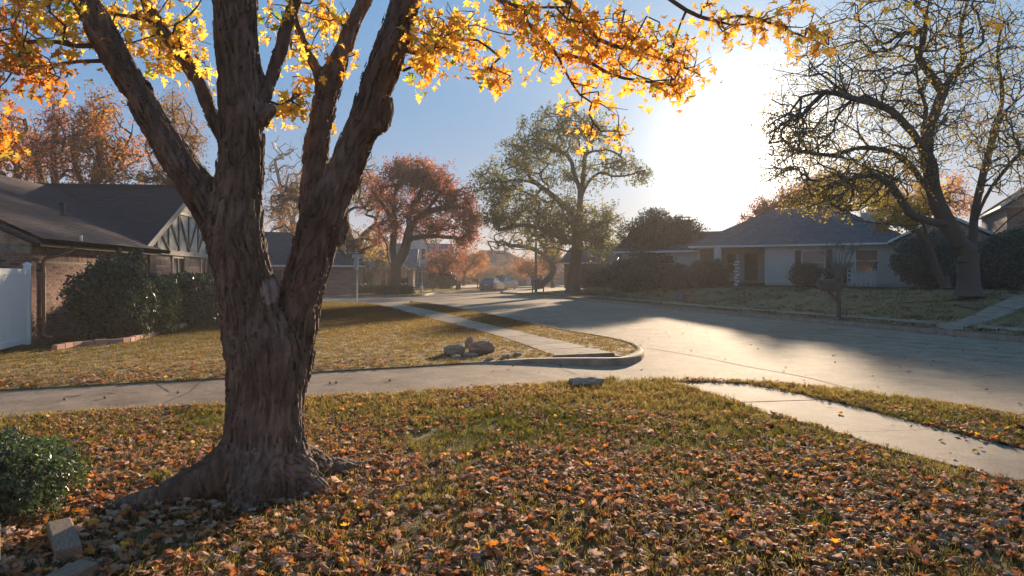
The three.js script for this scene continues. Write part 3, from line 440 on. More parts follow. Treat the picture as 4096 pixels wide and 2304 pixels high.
  // leaf masses: px, py, rx, ry, depth, depth radius, weight
  const blobs = [
    [120, 60, 260, 150, 5.0, 0.7, 9], [330, 90, 200, 120, 5.5, 0.7, 5], [90, 230, 150, 80, 4.9, 0.5, 3.5], [230, 310, 80, 70, 5.0, 0.3, 2.0], [20, 300, 60, 60, 4.7, 0.2, 1.2], [20, 560, 60, 70, 4.8, 0.3, 1.2], [-30, 420, 40, 200, 4.9, 0.3, 1],
    [600, 80, 230, 120, 5.8, 0.6, 8], [690, 190, 170, 90, 5.8, 0.5, 6], [800, 260, 70, 90, 5.8, 0.4, 2.2], [620, 280, 60, 30, 5.7, 0.2, 0.7], [480, 180, 70, 80, 5.7, 0.4, 1.5],
    [1150, 60, 160, 90, 5.8, 0.5, 3.4], [1290, 80, 130, 110, 5.8, 0.5, 3.2], [1240, 200, 100, 80, 5.8, 0.4, 1.8], [1170, 400, 80, 70, 5.6, 0.3, 3.0], [1100, 470, 30, 30, 5.6, 0.15, 0.5], [1180, 310, 50, 22, 5.6, 0.2, 0.7], [1420, 220, 40, 60, 5.7, 0.2, 0.5],
    [1720, 70, 150, 100, 5.3, 0.5, 5], [1850, 110, 150, 120, 5.3, 0.5, 5], [1740, 200, 140, 60, 5.2, 0.4, 3], [1930, 260, 80, 70, 5.2, 0.4, 2.4], [1730, 310, 50, 30, 5.2, 0.2, 0.8], [2020, 330, 30, 50, 5.2, 0.2, 0.6],
    [2080, 80, 140, 100, 5.3, 0.5, 5], [2280, 90, 170, 110, 5.4, 0.6, 6], [2460, 120, 170, 110, 5.4, 0.6, 5.6], [2620, 180, 160, 110, 5.4, 0.5, 4.6], [2760, 220, 115, 90, 5.4, 0.4, 2.6], [2480, 250, 130, 70, 5.4, 0.5, 2.8], [2640, 310, 140, 50, 5.4, 0.4, 2.0], [2180, 230, 70, 80, 5.4, 0.4, 1.6], [2700, 350, 70, 25, 5.4, 0.2, 0.9], [2320, 200, 90, 80, 5.5, 0.4, 2],
    [2380, 380, 100, 60, 5.6, 0.3, 1.1], [2260, 430, 50, 30, 5.7, 0.2, 0.5], [2470, 440, 60, 40, 5.6, 0.25, 0.5], [2360, 540, 50, 30, 5.7, 0.2, 0.8], [2490, 560, 60, 50, 5.7, 0.25, 0.6],
    [2950, 40, 170, 60, 5.2, 0.4, 1.7], [3080, 90, 120, 60, 5.1, 0.4, 1.7], [3220, 110, 120, 70, 5.0, 0.4, 1.6], [2900, 120, 70, 50, 5.2, 0.3, 0.7], [3300, 160, 60, 40, 5.0, 0.2, 0.6], [3120, 20, 120, 30, 5.1, 0.3, 0.9],
    [3480, 20, 90, 35, 4.9, 0.2, 0.5], [3680, 30, 90, 30, 4.8, 0.2, 0.35], [3940, 5, 60, 15, 4.8, 0.1, 0.2],
    // above the frame
    [300, -220, 500, 180, 5.2, 1.0, 5], [1000, -250, 600, 180, 5.5, 1.0, 6], [1900, -200, 600, 150, 5.4, 1.0, 6], [2800, -180, 600, 130, 5.2, 0.9, 3],
  ];
  const sprays = inBlobs(blobs, 1080, rng(31), 0.5);
  const skeleton = [path([[1050, 1800, 1], [1040, 1500, 1], [996, 1212, 1], [940, 933, 1], [965, 600, 1], [938, 0, 1], [905, -520, 1]], 5.3, 5.2), path([[860, 850, 1], [620, 497, 1], [472, 248, 1], [340, 0, 1], [90, -430, 1]], 5.34, 5.0), path([[905, 560, 1], [782, 310, 1], [655, 124, 1], [580, 0, 1], [545, -140, 1]], 5.42, 5.8), path([[968, 500, 1], [1125, 186, 1], [1240, -220, 1]], 5.25, 5.45), path([[1160, 1450, 1], [1205, 1212, 1], [1284, 900, 1], [1429, 559, 1], [1517, 310, 1], [1624, 0, 1], [1800, -480, 1]], 5.4, 5.35), path([[1262, 930, 1], [1286, 480, 1], [1400, 124, 1], [1545, -220, 1]], 5.52, 5.8)].map((p) => p.map((q) => V(q[0], q[1], q[2])));
  const t = grow({ limbs: [...skeleton, ...branches], targets: sprays, step: 0.12, tip: 0.0022, rootR: 0.055, thick: 0.46, jitter: 0.07, droop: 0.05, r: rng(8), align: 0.4, arch: 0.1 });
  part('branches', t.geo, M.farBark, maple);
  // leaves hang on the spray tips
  const r = rng(99), leaves = [], variants = [0, 1, 2, 3].map((k) => leafGeo({ curl: [0.3, 0.7, -0.2, 0.5][k], fold: [0.25, 0.1, 0.4, 0.3][k], twist: [0.2, -0.4, 0.3, 0.5][k], s: 0.092, seed: 40 + k }));
  const warm = [[3, lin(0.88, 0.50, 0.07)], [2.6, lin(0.88, 0.45, 0.06)], [1.3, lin(0.82, 0.34, 0.05)], [0.8, lin(0.70, 0.55, 0.06)], [0.3, lin(0.36, 0.40, 0.05)]], yellow = [[5, lin(0.92, 0.60, 0.09)], [2, lin(0.90, 0.48, 0.06)], [0.8, lin(0.55, 0.52, 0.06)], [0.5, lin(0.30, 0.38, 0.05)]], russet = [[2, lin(0.62, 0.22, 0.03)], [1.5, lin(0.75, 0.34, 0.04)], [1, lin(0.40, 0.30, 0.06)], [1, lin(0.45, 0.10, 0.025)]];
  for (const { p, d } of t.tips) {
    const n = 2 + Math.floor(r() * 4), px = CX4 + p.x / -p.z * F4, py = HY4 - (p.y - EYE) / -p.z * F4;
    for (let i = 0; i < n; i++) {
      const q = p.clone().addScaledVector(d, -rr(0, 0.22, r)).add(V(rr(-0.09, 0.09, r), rr(-0.12, 0.03, r), rr(-0.09, 0.09, r)));
      const e = new THREE.Euler(rr(2.1, 3.9, r) + (r() < 0.25 ? 1.2 : 0), rr(0, 6.28, r), rr(-0.6, 0.6, r), 'YXZ');
      const pal = px < 330 && py > 190 || px < 120 ? russet : px < 1300 ? yellow : px < 2000 ? (r() < 0.45 ? yellow : warm) : warm;
      leaves.push({ p: q, q: new THREE.Quaternion().setFromEuler(e), s: rr(0.5, 0.96, r), c: pickColor(pal, r), k: Math.floor(r() * 4), near: q.z + (py < -40 || px < -60 || px > 4160 ? -20 : 0) });
    }
  }
  leaves.sort((a, b) => b.near * 1 + b.s * 0.6 - a.near - a.s * 0.6);
  const mats = [...Array(12)].map((_, i) => M.leaf.clone()); mats.forEach((m, i) => { const pal = [...yellow, ...warm, ...russet]; m.color.copy(pal[i % pal.length][1]); });
  for (const l of leaves.slice(0, 290)) { const key = mats.reduce((b, m, i) => { const d = Math.abs(m.color.r - l.c.r) + Math.abs(m.color.g - l.c.g); return d < b[0] ? [d, i] : b; }, [9, 0])[1]; const m = part('leaf', variants[l.k], mats[key], maple); m.position.copy(l.p); m.quaternion.copy(l.q); m.scale.setScalar(l.s); }
  for (let k = 0; k < 4; k++) scatter('foliage', variants[k], M.leaf, leaves.slice(290).filter((l) => l.k === k), maple);
  console.log('maple leaves', leaves.length);
}
// ---------------------------------------------------------------- houses
function shingles(name, corners, parent, tone, tab = 0.3, course = 0.145, thick = 0.012) {
  // corners: eave-left, eave-right, ridge-right, ridge-left of one roof plane; each course is a row of overlapping tabs
  const [a, b, c, d] = corners, eu = b.clone().sub(a).normalize(), n0 = b.clone().sub(a).cross(d.clone().sub(a)).normalize(), n = n0.y < 0 ? n0.negate() : n0, ev = n.clone().cross(eu).normalize(); if (ev.y < 0) ev.negate();
  const P2 = corners.map((p) => { const q = p.clone().sub(a); return [q.dot(eu), q.dot(ev)]; }), H = Math.max(P2[2][1], P2[3][1]), pos = [], nor = [], col = [], r = rng(Math.round(a.x * 100) + 7);
  const edge = (v, p, q) => { const t = q[1] === p[1] ? 0 : (v - p[1]) / (q[1] - p[1]); return lerp(p[0], q[0], Math.min(1, Math.max(0, t))); };
  const put = (u, v, h) => a.clone().addScaledVector(eu, u).addScaledVector(ev, v).addScaledVector(n, h);
  for (let v = 0, row = 0; v < H - 0.01; v += course, row++) {
    const v1 = Math.min(H, v + course), l = edge(v + 0.01, P2[0], P2[3]), rt = edge(v + 0.01, P2[1], P2[2]);
    for (let u = l - (row % 2) * tab * 0.5; u < rt; u += tab) {
      const u0 = Math.max(l, u + 0.004), u1 = Math.min(rt, u + tab - 0.004); if (u1 - u0 < 0.03) continue;
      const t = thick * rr(0.8, 1.4, r), q = [put(u0, v, t), put(u1, v, t), put(u1, v1, 0.002), put(u0, v1, 0.002)], f = [put(u0, v, 0), put(u1, v, 0)], s = rr(0.78, 1.22, r), k = tone.map((x) => x * s);
      for (const tri of [[q[0], q[1], q[2]], [q[0], q[2], q[3]], [f[0], f[1], q[1]], [f[0], q[1], q[0]]]) { const nn = tri[1].clone().sub(tri[0]).cross(tri[2].clone().sub(tri[0])).normalize(); for (const p of tri) { pos.push(p.x, p.y, p.z); nor.push(nn.x, nn.y, nn.z); col.push(...k); } }
    }
  }
  const g = new THREE.BufferGeometry(); g.setAttribute('position', new THREE.Float32BufferAttribute(pos, 3)); g.setAttribute('normal', new THREE.Float32BufferAttribute(nor, 3)); g.setAttribute('color', new THREE.Float32BufferAttribute(col, 3));
  const m = part(name, g, M.shingle, parent); m.userData.kind = 'stuff';
  part('roof_deck', polys([corners.map((p) => p.clone().addScaledVector(n, -0.004)), corners.map((p) => p.clone().addScaledVector(n, -0.12)).reverse()]), M.roofBase, parent);
  return m;
}
// bricks on a vertical face: origin, direction, length, height; skip(u, v) leaves openings free; the first few that show are pieces of their own
function brickFace(parent, o, dirU, len, y0, y1, mats, { single = 0, prefer, skip, bl = 0.203, bh = 0.067, gap = 0.010, proud = 0.006, seed = 3, mortar = M.mortar, backs = true } = {}) {
  const r = rng(seed), n = V(-dirU.z, 0, dirU.x), cells = [];
  for (let y = y0, row = 0; y + bh <= y1 + 0.001; y += bh + gap, row++) for (let u = -(row % 2) * (bl + gap) / 2; u < len; u += bl + gap) { const u0 = Math.max(0, u), u1 = Math.min(len, u + bl); if (u1 - u0 < 0.04) continue; const uc = (u0 + u1) / 2, vc = y + bh / 2; if (skip && skip(uc, vc)) continue; cells.push([uc, vc, u1 - u0, r()]); }
  if (prefer) cells.sort((a, b) => prefer(b[0], b[1]) - prefer(a[0], a[1]));
  const unit = box(bl, bh, 0.03), turn = Math.atan2(-dirU.z, dirU.x), lists = mats.map(() => []);
  cells.forEach(([u, v, w, k], i) => {
    const mi = k < 0.3 ? 0 : k < 0.6 ? 1 : k < 0.78 ? 2 : k < 0.95 ? 3 : 4, p = o.clone().addScaledVector(dirU, u).addScaledVector(n, proud - 0.015 + 0.003 * (k - 0.5)); p.y += v;
    if (i < single) { const m = part('brick', unit, mats[mi % mats.length], parent); m.position.copy(p); m.rotation.y = turn; m.scale.x = w / bl; }
    else { const g = unit.clone(); g.scale(w / bl, 1, 1); g.rotateY(turn); g.translate(p.x, p.y, p.z); lists[mi % mats.length].push(g); }
  });
  lists.forEach((l, i) => { if (l.length) part('brick_courses', mergeGeometries(l), mats[i], parent).userData.kind = 'stuff'; });
  return { n, turn };
}
// ---- the brick house on the left with the half-timbered gable
{
  const H = thing('brick_house', 'low red brick house with dark shingle roof and half timbered gable behind clipped hedges', 'house');
  const wallAt = (D) => V(-11.75 - 0.1 * (D - 17), 0, -D), dir = wallAt(34).sub(wallAt(18)).normalize(), out = V(-dir.z, 0, dir.x);   // out points to the street
  const D0 = 17.7, D1 = 33.9, a = wallAt(D0), L = wallAt(D1).distanceTo(a), uOf = (D) => wallAt(D).distanceTo(a);
  const brickTop = 2.22, gap0 = uOf(24.7), wins = [[uOf(27.0), uOf(28.2)], [uOf(30.2), uOf(31.4)]], posts = [uOf(25.0), uOf(28.35), uOf(31.6)];
  const bm = M.brick;
  part('wall', polys([[a, wallAt(D1), wallAt(D1).setY(2.42), a.clone().setY(2.42)].map((p) => p.clone().addScaledVector(out, -0.016))]), M.mortar, H);
  part('wall', box(0.2, 2.4, L - 0.1, 0, 1.2, 0).rotateY(Math.atan2(dir.x, dir.z)).translate((a.x + wallAt(D1).x) / 2 - out.x * 0.17, 0, (a.z + wallAt(D1).z) / 2 - out.z * 0.17), M.mortar, H);
  const inWin = (u, v) => wins.some(([x, y]) => u > x - 0.08 && u < y + 0.08 && v > 0.75);
  brickFace(H, a, dir, L, 0.02, 1.98, bm, { single: 250, prefer: (u, v) => (u < 3.6 ? 3 - u * 0.5 : 0) + (v > 0.7 ? 2 : 0), skip: inWin, seed: 21 });
  // soldier course under the eave
  { const r = rng(5), unit = box(0.067, 0.203, 0.03), rest = bm.map(() => []); let k = 0; for (let u = 0.04; u < L; u += 0.077) { if (wins.some(([x, y]) => u > x - 0.06 && u < y + 0.06)) continue; const i = Math.floor(r() * 4.2), p = a.clone().addScaledVector(dir, u).addScaledVector(out, -0.008 + rr(-0.003, 0.003, r)); p.y = 2.1; const turn = Math.atan2(-dir.z, dir.x); if (k++ < 48) { const m = part('brick', unit, bm[i], H); m.position.copy(p); m.rotation.y = turn; } else { const g = unit.clone(); g.rotateY(turn); g.translate(p.x, p.y, p.z); rest[i].push(g); } } rest.forEach((l, i) => l.length && (part('brick_courses', mergeGeometries(l), bm[i], H).userData.kind = 'stuff')); }
  // near end wall, turned to the camera
  const back = out.clone().negate(), e0 = a.clone().addScaledVector(out, 0);
  part('wall', polys([[e0, e0.clone().setY(2.4), e0.clone().addScaledVector(back, 9).setY(2.4), e0.clone().addScaledVector(back, 9)].map((p) => p.clone().addScaledVector(dir, 0.02))]), M.mortar, H);
  brickFace(H, e0.clone().addScaledVector(back, 9), out, 9, 0.02, 2.2, bm, { single: 0, seed: 4 });
  // roofs
  const ov = 0.55, yE = 2.5, eave = (D, o = ov) => wallAt(D).addScaledVector(out, o).setY(yE);
  const slope = 0.47, up = (p, run) => p.clone().addScaledVector(back, run).setY(p.y + run * slope);
  const nearA = eave(17.15), nearB = eave(24.6), run = 5.4, ridgeN = up(nearA, run), valleyTop = up(eave(29.25), run);
  const tone = [0.050, 0.028, 0.029];
  shingles('shingle_courses', [nearA, nearB, valleyTop, ridgeN], H, tone);
  // main roof: slope that faces the camera, ridge runs away from the street
  const gF = (D, y, o = 0.3) => wallAt(D - 0.5).addScaledVector(out, o).setY(y);
  const foot0 = gF(24.4, 2.60), apex = gF(29.2, 5.10), foot1 = gF(34.0, 2.60), far = (p, d) => p.clone().addScaledVector(back, d);
  shingles('shingle_courses', [far(foot0, 15), foot0, apex, far(apex, 15)].map((p) => p), H, tone);
  shingles('shingle_courses', [foot1, far(foot1, 15), far(apex, 15), apex], H, tone);
  part('ridge_cap', bar(apex.clone().setY(apex.y + 0.03), far(apex, 15).setY(apex.y + 0.03), 0.22, 0.05), M.roofBase, H);
  // gable wall, timbers and barge boards
  const G = (D, y, o = 0.02) => wallAt(D - 0.5).addScaledVector(out, o).setY(y);
  part('gable_wall', polys([[G(24.9, 2.52), G(33.5, 2.52), G(29.2, 4.78)]]), M.stucco, H).userData.label = 'cream stucco gable';
  part('gable_beam', bar(G(24.3, 2.46, 0.07), G(34, 2.46, 0.07), 0.10, 0.17), M.trim, H);
  part('gable_beam', bar(G(27.9, 4.02, 0.05), G(30.5, 4.02, 0.05), 0.06, 0.10), M.trim, H);
  part('barge_board', bar(gF(24.4, 2.50, 0.31), gF(29.2, 4.99, 0.31), 0.05, 0.19), M.trim, H);
  part('barge_board', bar(gF(34.0, 2.50, 0.31), gF(29.2, 4.99, 0.31), 0.05, 0.19), M.trim, H);
  const yTop = (D) => 2.52 + (4.78 - 2.52) * (1 - Math.abs(D - 29.2) / 4.3) - 0.06;
  for (const D of [25.95, 27.05, 28.1, 29.2, 30.3, 31.35, 32.4]) part('timber', bar(G(D, 2.55, 0.045), G(D, Math.min(3.97, yTop(D)), 0.045), 0.035, 0.075), M.darkWood, H);
  for (const [A, y0, B, y1] of [[25.95, 2.6, 25.15, 2.72], [27.05, 2.6, 26.15, 3.25], [28.2, 2.6, 27.1, 3.75], [29.2, 2.6, 28.15, 3.95], [29.2, 2.6, 30.25, 3.95], [30.3, 2.6, 31.3, 3.7], [31.35, 2.6, 32.2, 3.2]]) part('timber', bar(G(A, y0, 0.055), G(B, y1, 0.055), 0.03, 0.07), M.darkWood, H);
  for (const u of posts) { const p = a.clone().addScaledVector(dir, u).addScaledVector(out, 0.06); part('shutter', bar(p.clone().setY(0.75), p.clone().setY(2.36), 0.05, 0.42), M.darkWood, H); }
  for (const [x, y] of wins) {
    const p0 = a.clone().addScaledVector(dir, x), p1 = a.clone().addScaledVector(dir, y), w = part('window', merge([bar(p0.clone().setY(0.75), p0.clone().setY(2.36), 0.08, 0.08), bar(p1.clone().setY(0.75), p1.clone().setY(2.36), 0.08, 0.08), bar(p0.clone().setY(2.32), p1.clone().setY(2.32), 0.08, 0.08), bar(p0.clone().setY(0.78), p1.clone().setY(0.78), 0.08, 0.08), bar(p0.clone().lerp(p1, 0.5).setY(0.75), p0.clone().lerp(p1, 0.5).setY(2.36), 0.06, 0.06)]), M.trim, H);
    const q = [p0.clone().setY(0.78), p1.clone().setY(0.78), p1.clone().setY(2.32), p0.clone().setY(2.32)].map((p) => p.addScaledVector(out, -0.01)); part('pane', polys([q]), M.glass, w);
  }
  // fascia, soffit, gutter, downpipe
  part('fascia', bar(eave(17.2, ov - 0.06).setY(2.40), eave(24.6, ov - 0.06).setY(2.40), 0.03, 0.16).translate(0, 0, 0), M.trim, H);
  part('soffit', polys([[eave(17.2, 0.0).setY(2.33), eave(24.6, 0.0).setY(2.33), eave(24.6, ov - 0.05).setY(2.33), eave(17.2, ov - 0.05).setY(2.33)]]), M.darkWood, H);
  part('rake_board', bar(nearA.clone().addScaledVector(dir, -0.03).setY(2.40), ridgeN.clone().addScaledVector(dir, -0.03).setY(ridgeN.y - 0.1), 0.04, 0.26), M.darkWood, H);
  part('gable_wall', polys([[e0.clone().setY(2.4), up(eave(17.6), run).setY(4.6), e0.clone().addScaledVector(back, 9).setY(2.4)].map((p) => p.addScaledVector(dir, 0.01))]), M.trim, H);
  { const c = [[0, 0], [0.0, -0.09], [0.04, -0.12], [0.10, -0.12], [0.135, -0.05], [0.135, 0], [0.12, 0], [0.12, -0.05], [0.09, -0.10], [0.015, -0.10], [0.015, 0]], s = new THREE.Shape(c.map(([x, y]) => new THREE.Vector2(x, y))), len = eave(17.1).distanceTo(eave(25.0)), g = new THREE.ExtrudeGeometry(s, { depth: len, bevelEnabled: false });
    const m = new THREE.Matrix4().makeBasis(out, V(0, 1, 0), dir.clone()); g.applyMatrix4(m); const p = eave(17.1, ov - 0.02).setY(2.50); g.translate(p.x, p.y, p.z); part('gutter', g, M.brownMetal, H); }
  const dp = (D, o, y) => wallAt(D).addScaledVector(out, o).setY(y);
  part('downpipe', tubeOf([dp(18.6, 0.55, 2.40), dp(18.6, 0.52, 2.28), dp(18.3, 0.3, 2.12), dp(18.15, 0.08, 2.02), dp(18.15, 0.06, 1.6), dp(18.15, 0.06, 0.5), dp(18.15, 0.06, 0.12), dp(18.2, 0.25, 0.05)], 0.045, 8, 60), M.brownMetal, H);
  { const p = up(eave(22.3), 2.1); part('vent_pipe', merge([cyl(0.06, 0.06, 0.42, p.x, p.y - 0.1, p.z), cyl(0.09, 0.09, 0.08, p.x, p.y + 0.3, p.z), cyl(0.22, 0.1, 0.06, p.x, p.y - 0.02, p.z)]), M.roofBase, H); }
  { const p = eave(19.2, 0.45); part('vent_pipe', cyl(0.035, 0.035, 0.2, p.x, p.y, p.z), M.vinyl, H); }
}
// ---- white vinyl fence in front of the house corner
{
  const F = thing('vinyl_fence', 'white vinyl privacy fence panel with capped post against the brick house', 'fence');
  const p0 = V(-11.28, 0, -16.75), p1 = V(-9.3, 0, -10.4), d = p1.clone().sub(p0), len = d.length(); d.normalize(); const turn = Math.atan2(-d.z, d.x), n = V(-d.z, 0, d.x);
  const put = (name, g, u, y, o = 0) => { const m = part(name, g, M.vinyl, F), p = p0.clone().addScaledVector(d, u).addScaledVector(n, o); m.position.set(p.x, y, p.z); m.rotation.y = turn; return m; };
  const post = rbox(0.127, 1.86, 0.127, 0.01, 0, 0.93), cap = merge([box(0.15, 0.03, 0.15, 0, 1.875, 0), new THREE.ConeGeometry(0.1, 0.05, 4).rotateY(Math.PI / 4).translate(0, 1.915, 0)]);
  for (const u of [0, 2.44, 4.88]) { const m = put('post', post, u, 0); part('cap', cap, M.vinyl, m); }
  const board = rbox(0.149, 1.52, 0.022, 0.008, 0, 0, 0), rail = rbox(2.31, 0.14, 0.045, 0.01);
  for (let b = 0; b < 2; b++) { put('top_rail', rail, 1.22 + b * 2.44, 1.70); put('bottom_rail', rail, 1.22 + b * 2.44, 0.12); for (let k = 0; k < 15; k++) put('board', board, 0.14 + k * 0.1535 + b * 2.44, 0.92, (k % 2) * 0.003); }
}
{ // gable of a shed seen over the fence
  const s = thing('garden_shed', 'white trimmed shed gable peeping over the vinyl fence', 'shed', V(-13.9, 0, -18.4), 0.35);
  part('wall', polys([[V(-1.2, 0, 0), V(1.2, 0, 0), V(1.2, 1.75, 0), V(0, 2.35, 0), V(-1.2, 1.75, 0)]]), M.whitePaint, s);
  part('wall', box(2.4, 1.75, 2, 0, 0.875, -1.01), M.whitePaint, s);
  part('roof', merge([bar(V(-1.35, 1.70, -0.95), V(0, 2.42, -0.95), 0.05, 2.2), bar(V(1.35, 1.70, -0.95), V(0, 2.42, -0.95), 0.05, 2.2)]), M.roofBase, s);
  part('barge_board', merge([bar(V(-1.3, 1.66, 0.16), V(0, 2.36, 0.16), 0.12, 0.03), bar(V(1.3, 1.66, 0.16), V(0, 2.36, 0.16), 0.12, 0.03)]), M.vinyl, s);
}
// ---- generic volumes for the other houses (local axes: x along the front, z towards the street)
function roofPlanes(type, w, d, h, ov) {
  const x = w / 2 + ov, z = d / 2 + ov, a = V(-x, 0, z), b = V(x, 0, z), c = V(x, 0, -z), e = V(-x, 0, -z);
  if (type === 'hip') { const k = Math.min(x, z), r0 = x > z ? V(-x + k, h, 0) : V(0, h, z - k), r1 = x > z ? V(x - k, h, 0) : V(0, h, -z + k); return x > z ? [[a, b, r1, r0], [b, c, r1, r1], [c, e, r0, r1], [e, a, r0, r0]] : [[a, b, r0, r0], [b, c, r1, r0], [c, e, r1, r1], [e, a, r0, r1]]; }
  if (type === 'gx') { const r0 = V(-x, h, 0), r1 = V(x, h, 0); return [[a, b, r1, r0], [c, e, r0, r1]]; }
  const r0 = V(0, h, z), r1 = V(0, h, -z); return [[b, c, r1, r0], [e, a, r0, r1]];
}
function volume(parent, { x = 0, z = 0, w, d, eave, rise, type = 'gx', ov = 0.5, wall, gable, tone = [0.09, 0.08, 0.085], base = -0.4, course = 0.2, brick, open = false }) {
  if (!open) part('wall', box(w, eave - base, d, x, (eave + base) / 2, z), wall, parent);
  if (brick && !open) { const o = V(x - w / 2, 0, z + d / 2); brickFace(parent, o, V(1, 0, 0), w, base + 0.3, eave - 0.12, brick, { seed: Math.round(w * 100), proud: 0.012 }); }
  const planes = roofPlanes(type, w, d, rise, ov);
  if (type !== 'hip') { const g = type === 'gx' ? [[V(w / 2, 0, d / 2), V(w / 2, 0, -d / 2), V(w / 2, rise * 0.94, 0)], [V(-w / 2, 0, -d / 2), V(-w / 2, 0, d / 2), V(-w / 2, rise * 0.94, 0)]] : [[V(-w / 2, 0, d / 2), V(w / 2, 0, d / 2), V(0, rise * 0.94, d / 2)], [V(w / 2, 0, -d / 2), V(-w / 2, 0, -d / 2), V(0, rise * 0.94, -d / 2)]]; part('gable_wall', polys(g.map((t) => t.map((p) => p.add(V(x, eave, z))))), gable ?? wall, parent); }
  for (const p of planes) { const q = p.map((k) => k.clone().add(V(x, eave + 0.05, z))); shingles('shingle_courses', q[2].equals(q[3]) ? q : q, parent, tone, 0.35, course, 0.015); }
  const X = w / 2 + ov - 0.03, Z = d / 2 + ov - 0.03, f = 0.16, y = eave - 0.02, list = []; if (type !== 'gz') list.push(box(2 * X, f, 0.03, x, y, z + Z), box(2 * X, f, 0.03, x, y, z - Z)); if (type !== 'gx') list.push(box(0.03, f, 2 * Z - 0.07, x + X, y, z), box(0.03, f, 2 * Z - 0.07, x - X, y, z));
  for (const g of list) part('fascia', g, M.whitePaint, parent);
  if (type === 'gz' || type === 'gx') { const l = []; for (const s of [-1, 1]) for (const e of [-1, 1]) l.push(type === 'gz' ? bar(V(x + s * X, eave - 0.02, z + e * (Z + 0.02)), V(x, eave + rise - 0.04, z + e * (Z + 0.02)), 0.16, 0.03) : bar(V(x + e * (X + 0.02), eave - 0.02, z + s * Z), V(x + e * (X + 0.02), eave + rise - 0.04, z), 0.03, 0.16)); for (const g of l) part('barge_board', g, M.whitePaint, parent); }
  part('soffit', box(2 * X - 0.06, 0.02, 2 * Z - 0.06, x, eave - 0.05, z), M.whitePaint, parent);
}
function windowOn(parent, x, y, z, w, h, frame = M.whitePaint, mull = true) {
  const f = 0.06, l = [box(w + 2 * f, f, 0.08, x, y + h + f / 2, z), box(w + 2 * f + 0.1, f, 0.12, x, y - f / 2, z), box(f, h, 0.08, x - w / 2 - f / 2, y + h / 2, z), box(f, h, 0.08, x + w / 2 + f / 2, y + h / 2, z)]; if (mull) l.push(box(w, 0.035, 0.05, x, y + h / 2, z + 0.01));
  const o = part('window', merge(l), frame, parent); part('pane', box(w, h, 0.02, x, y + h / 2, z + 0.005), M.glass, o); return o;
}
function doorOn(parent, x, y, z, w, h, mat) { const o = part('door', merge([rbox(w, h, 0.05, 0.01, x, y + h / 2, z + 0.02), box(w * 0.7, h * 0.32, 0.02, x, y + h * 0.28, z + 0.05), box(w * 0.7, h * 0.4, 0.02, x, y + h * 0.72, z + 0.05)]), mat, parent); part('handle', new THREE.SphereGeometry(0.04, 8, 6).translate(x + w * 0.4, y + 1, z + 0.09), M.galvanized, o); return o; }
const whiteBrick = [std(lin(0.50, 0.46, 0.43), 0.85), std(lin(0.46, 0.425, 0.40), 0.85), std(lin(0.54, 0.50, 0.465), 0.85)];
// ---- white brick ranch house on the rise to the right
const ranchPos = V(19.8, 0, -54); ranchPos.y = 1.2;
{
  const H = thing('ranch_house', 'low white painted brick house with grey hipped roof on the rise across the street', 'house', ranchPos, -0.487);
  const tone = [0.115, 0.100, 0.105], wm = std(lin(0.36, 0.335, 0.31), 0.9);
  volume(H, { x: 1.4, z: -5, w: 14.6, d: 10, eave: 2.72, rise: 3.1, type: 'hip', wall: wm, tone, brick: whiteBrick, ov: 0.6, open: true });
  // walls round a real porch recess
  for (const [x0, x1, zf, seed] of [[-5.9, -4.4, 0, 1], [-4.4, -0.8, -2.4, 2], [-0.8, 8.7, 0, 3]]) { part('wall', box(x1 - x0 - 0.004, 3.1, 10 + zf, (x0 + x1) / 2, 1.17, -5 + zf / 2), wm, H); brickFace(H, V(x0, 0, zf), V(1, 0, 0), x1 - x0, -0.1, 2.6, whiteBrick, { seed, proud: 0.012 }); }
  part('porch_floor', box(3.6, 0.14, 2.4, -2.6, -0.02, -1.2), M.kerb, H);
  volume(H, { x: -9.2, z: -5.6, w: 7, d: 8, eave: 2.45, rise: 1.75, type: 'gx', wall: wm, tone, brick: whiteBrick, ov: 0.6 });
  volume(H, { x: 10.8, z: -3.6, w: 5.6, d: 11, eave: 2.72, rise: 1.75, type: 'gz', wall: wm, tone: [0.13, 0.12, 0.135], gable: M.trim, brick: whiteBrick, ov: 0.55 });
    part('porch_panel', box(1.1, 2.5, 0.1, -5.1, 1.25, 0.06), M.darkWood, H);
  doorOn(H, -2.2, 0.07, -2.36, 1.0, 2.1, M.darkWood); windowOn(H, -3.6, 0.6, -2.36, 0.9, 1.6);
  part('porch_pillar', box(0.5, 2.6, 0.5, -4.2, 1.3, 0.32), whiteBrick[1], H);
  windowOn(H, 2.6, 0.55, 0.03, 1.5, 1.7); windowOn(H, 6.1, 0.75, 0.03, 1.35, 1.5); windowOn(H, -9.0, 0.8, -1.55, 1.6, 1.3); windowOn(H, 11.6, 0.4, 1.96, 0.9, 2.0, M.darkWood);
  for (const x of [1.55, 3.65]) part('shutter', box(0.4, 1.8, 0.05, x, 1.4, 0.05), M.darkWood, H);
  const c1 = part('chimney', merge([box(1.1, 3.2, 0.8, -8.3, 3.6, -5.6), box(1.3, 0.18, 1.0, -8.3, 5.2, -5.6)]), M.brick[2], H); part('chimney_cap', box(1.0, 0.05, 0.75, -8.3, 5.55, -5.6), M.galvanized, c1); part('chimney_cap', merge([-0.4, 0.4].map((k) => box(0.05, 0.3, 0.05, -8.3 + k, 5.4, -5.6))), M.galvanized, c1);
  const c2 = part('chimney', box(1.7, 3.0, 0.9, 6.3, 4.0, -7.5), whiteBrick[0], H); part('chimney_cap', box(0.9, 0.25, 0.6, 6.3, 5.62, -7.5), M.dark, c2);
}
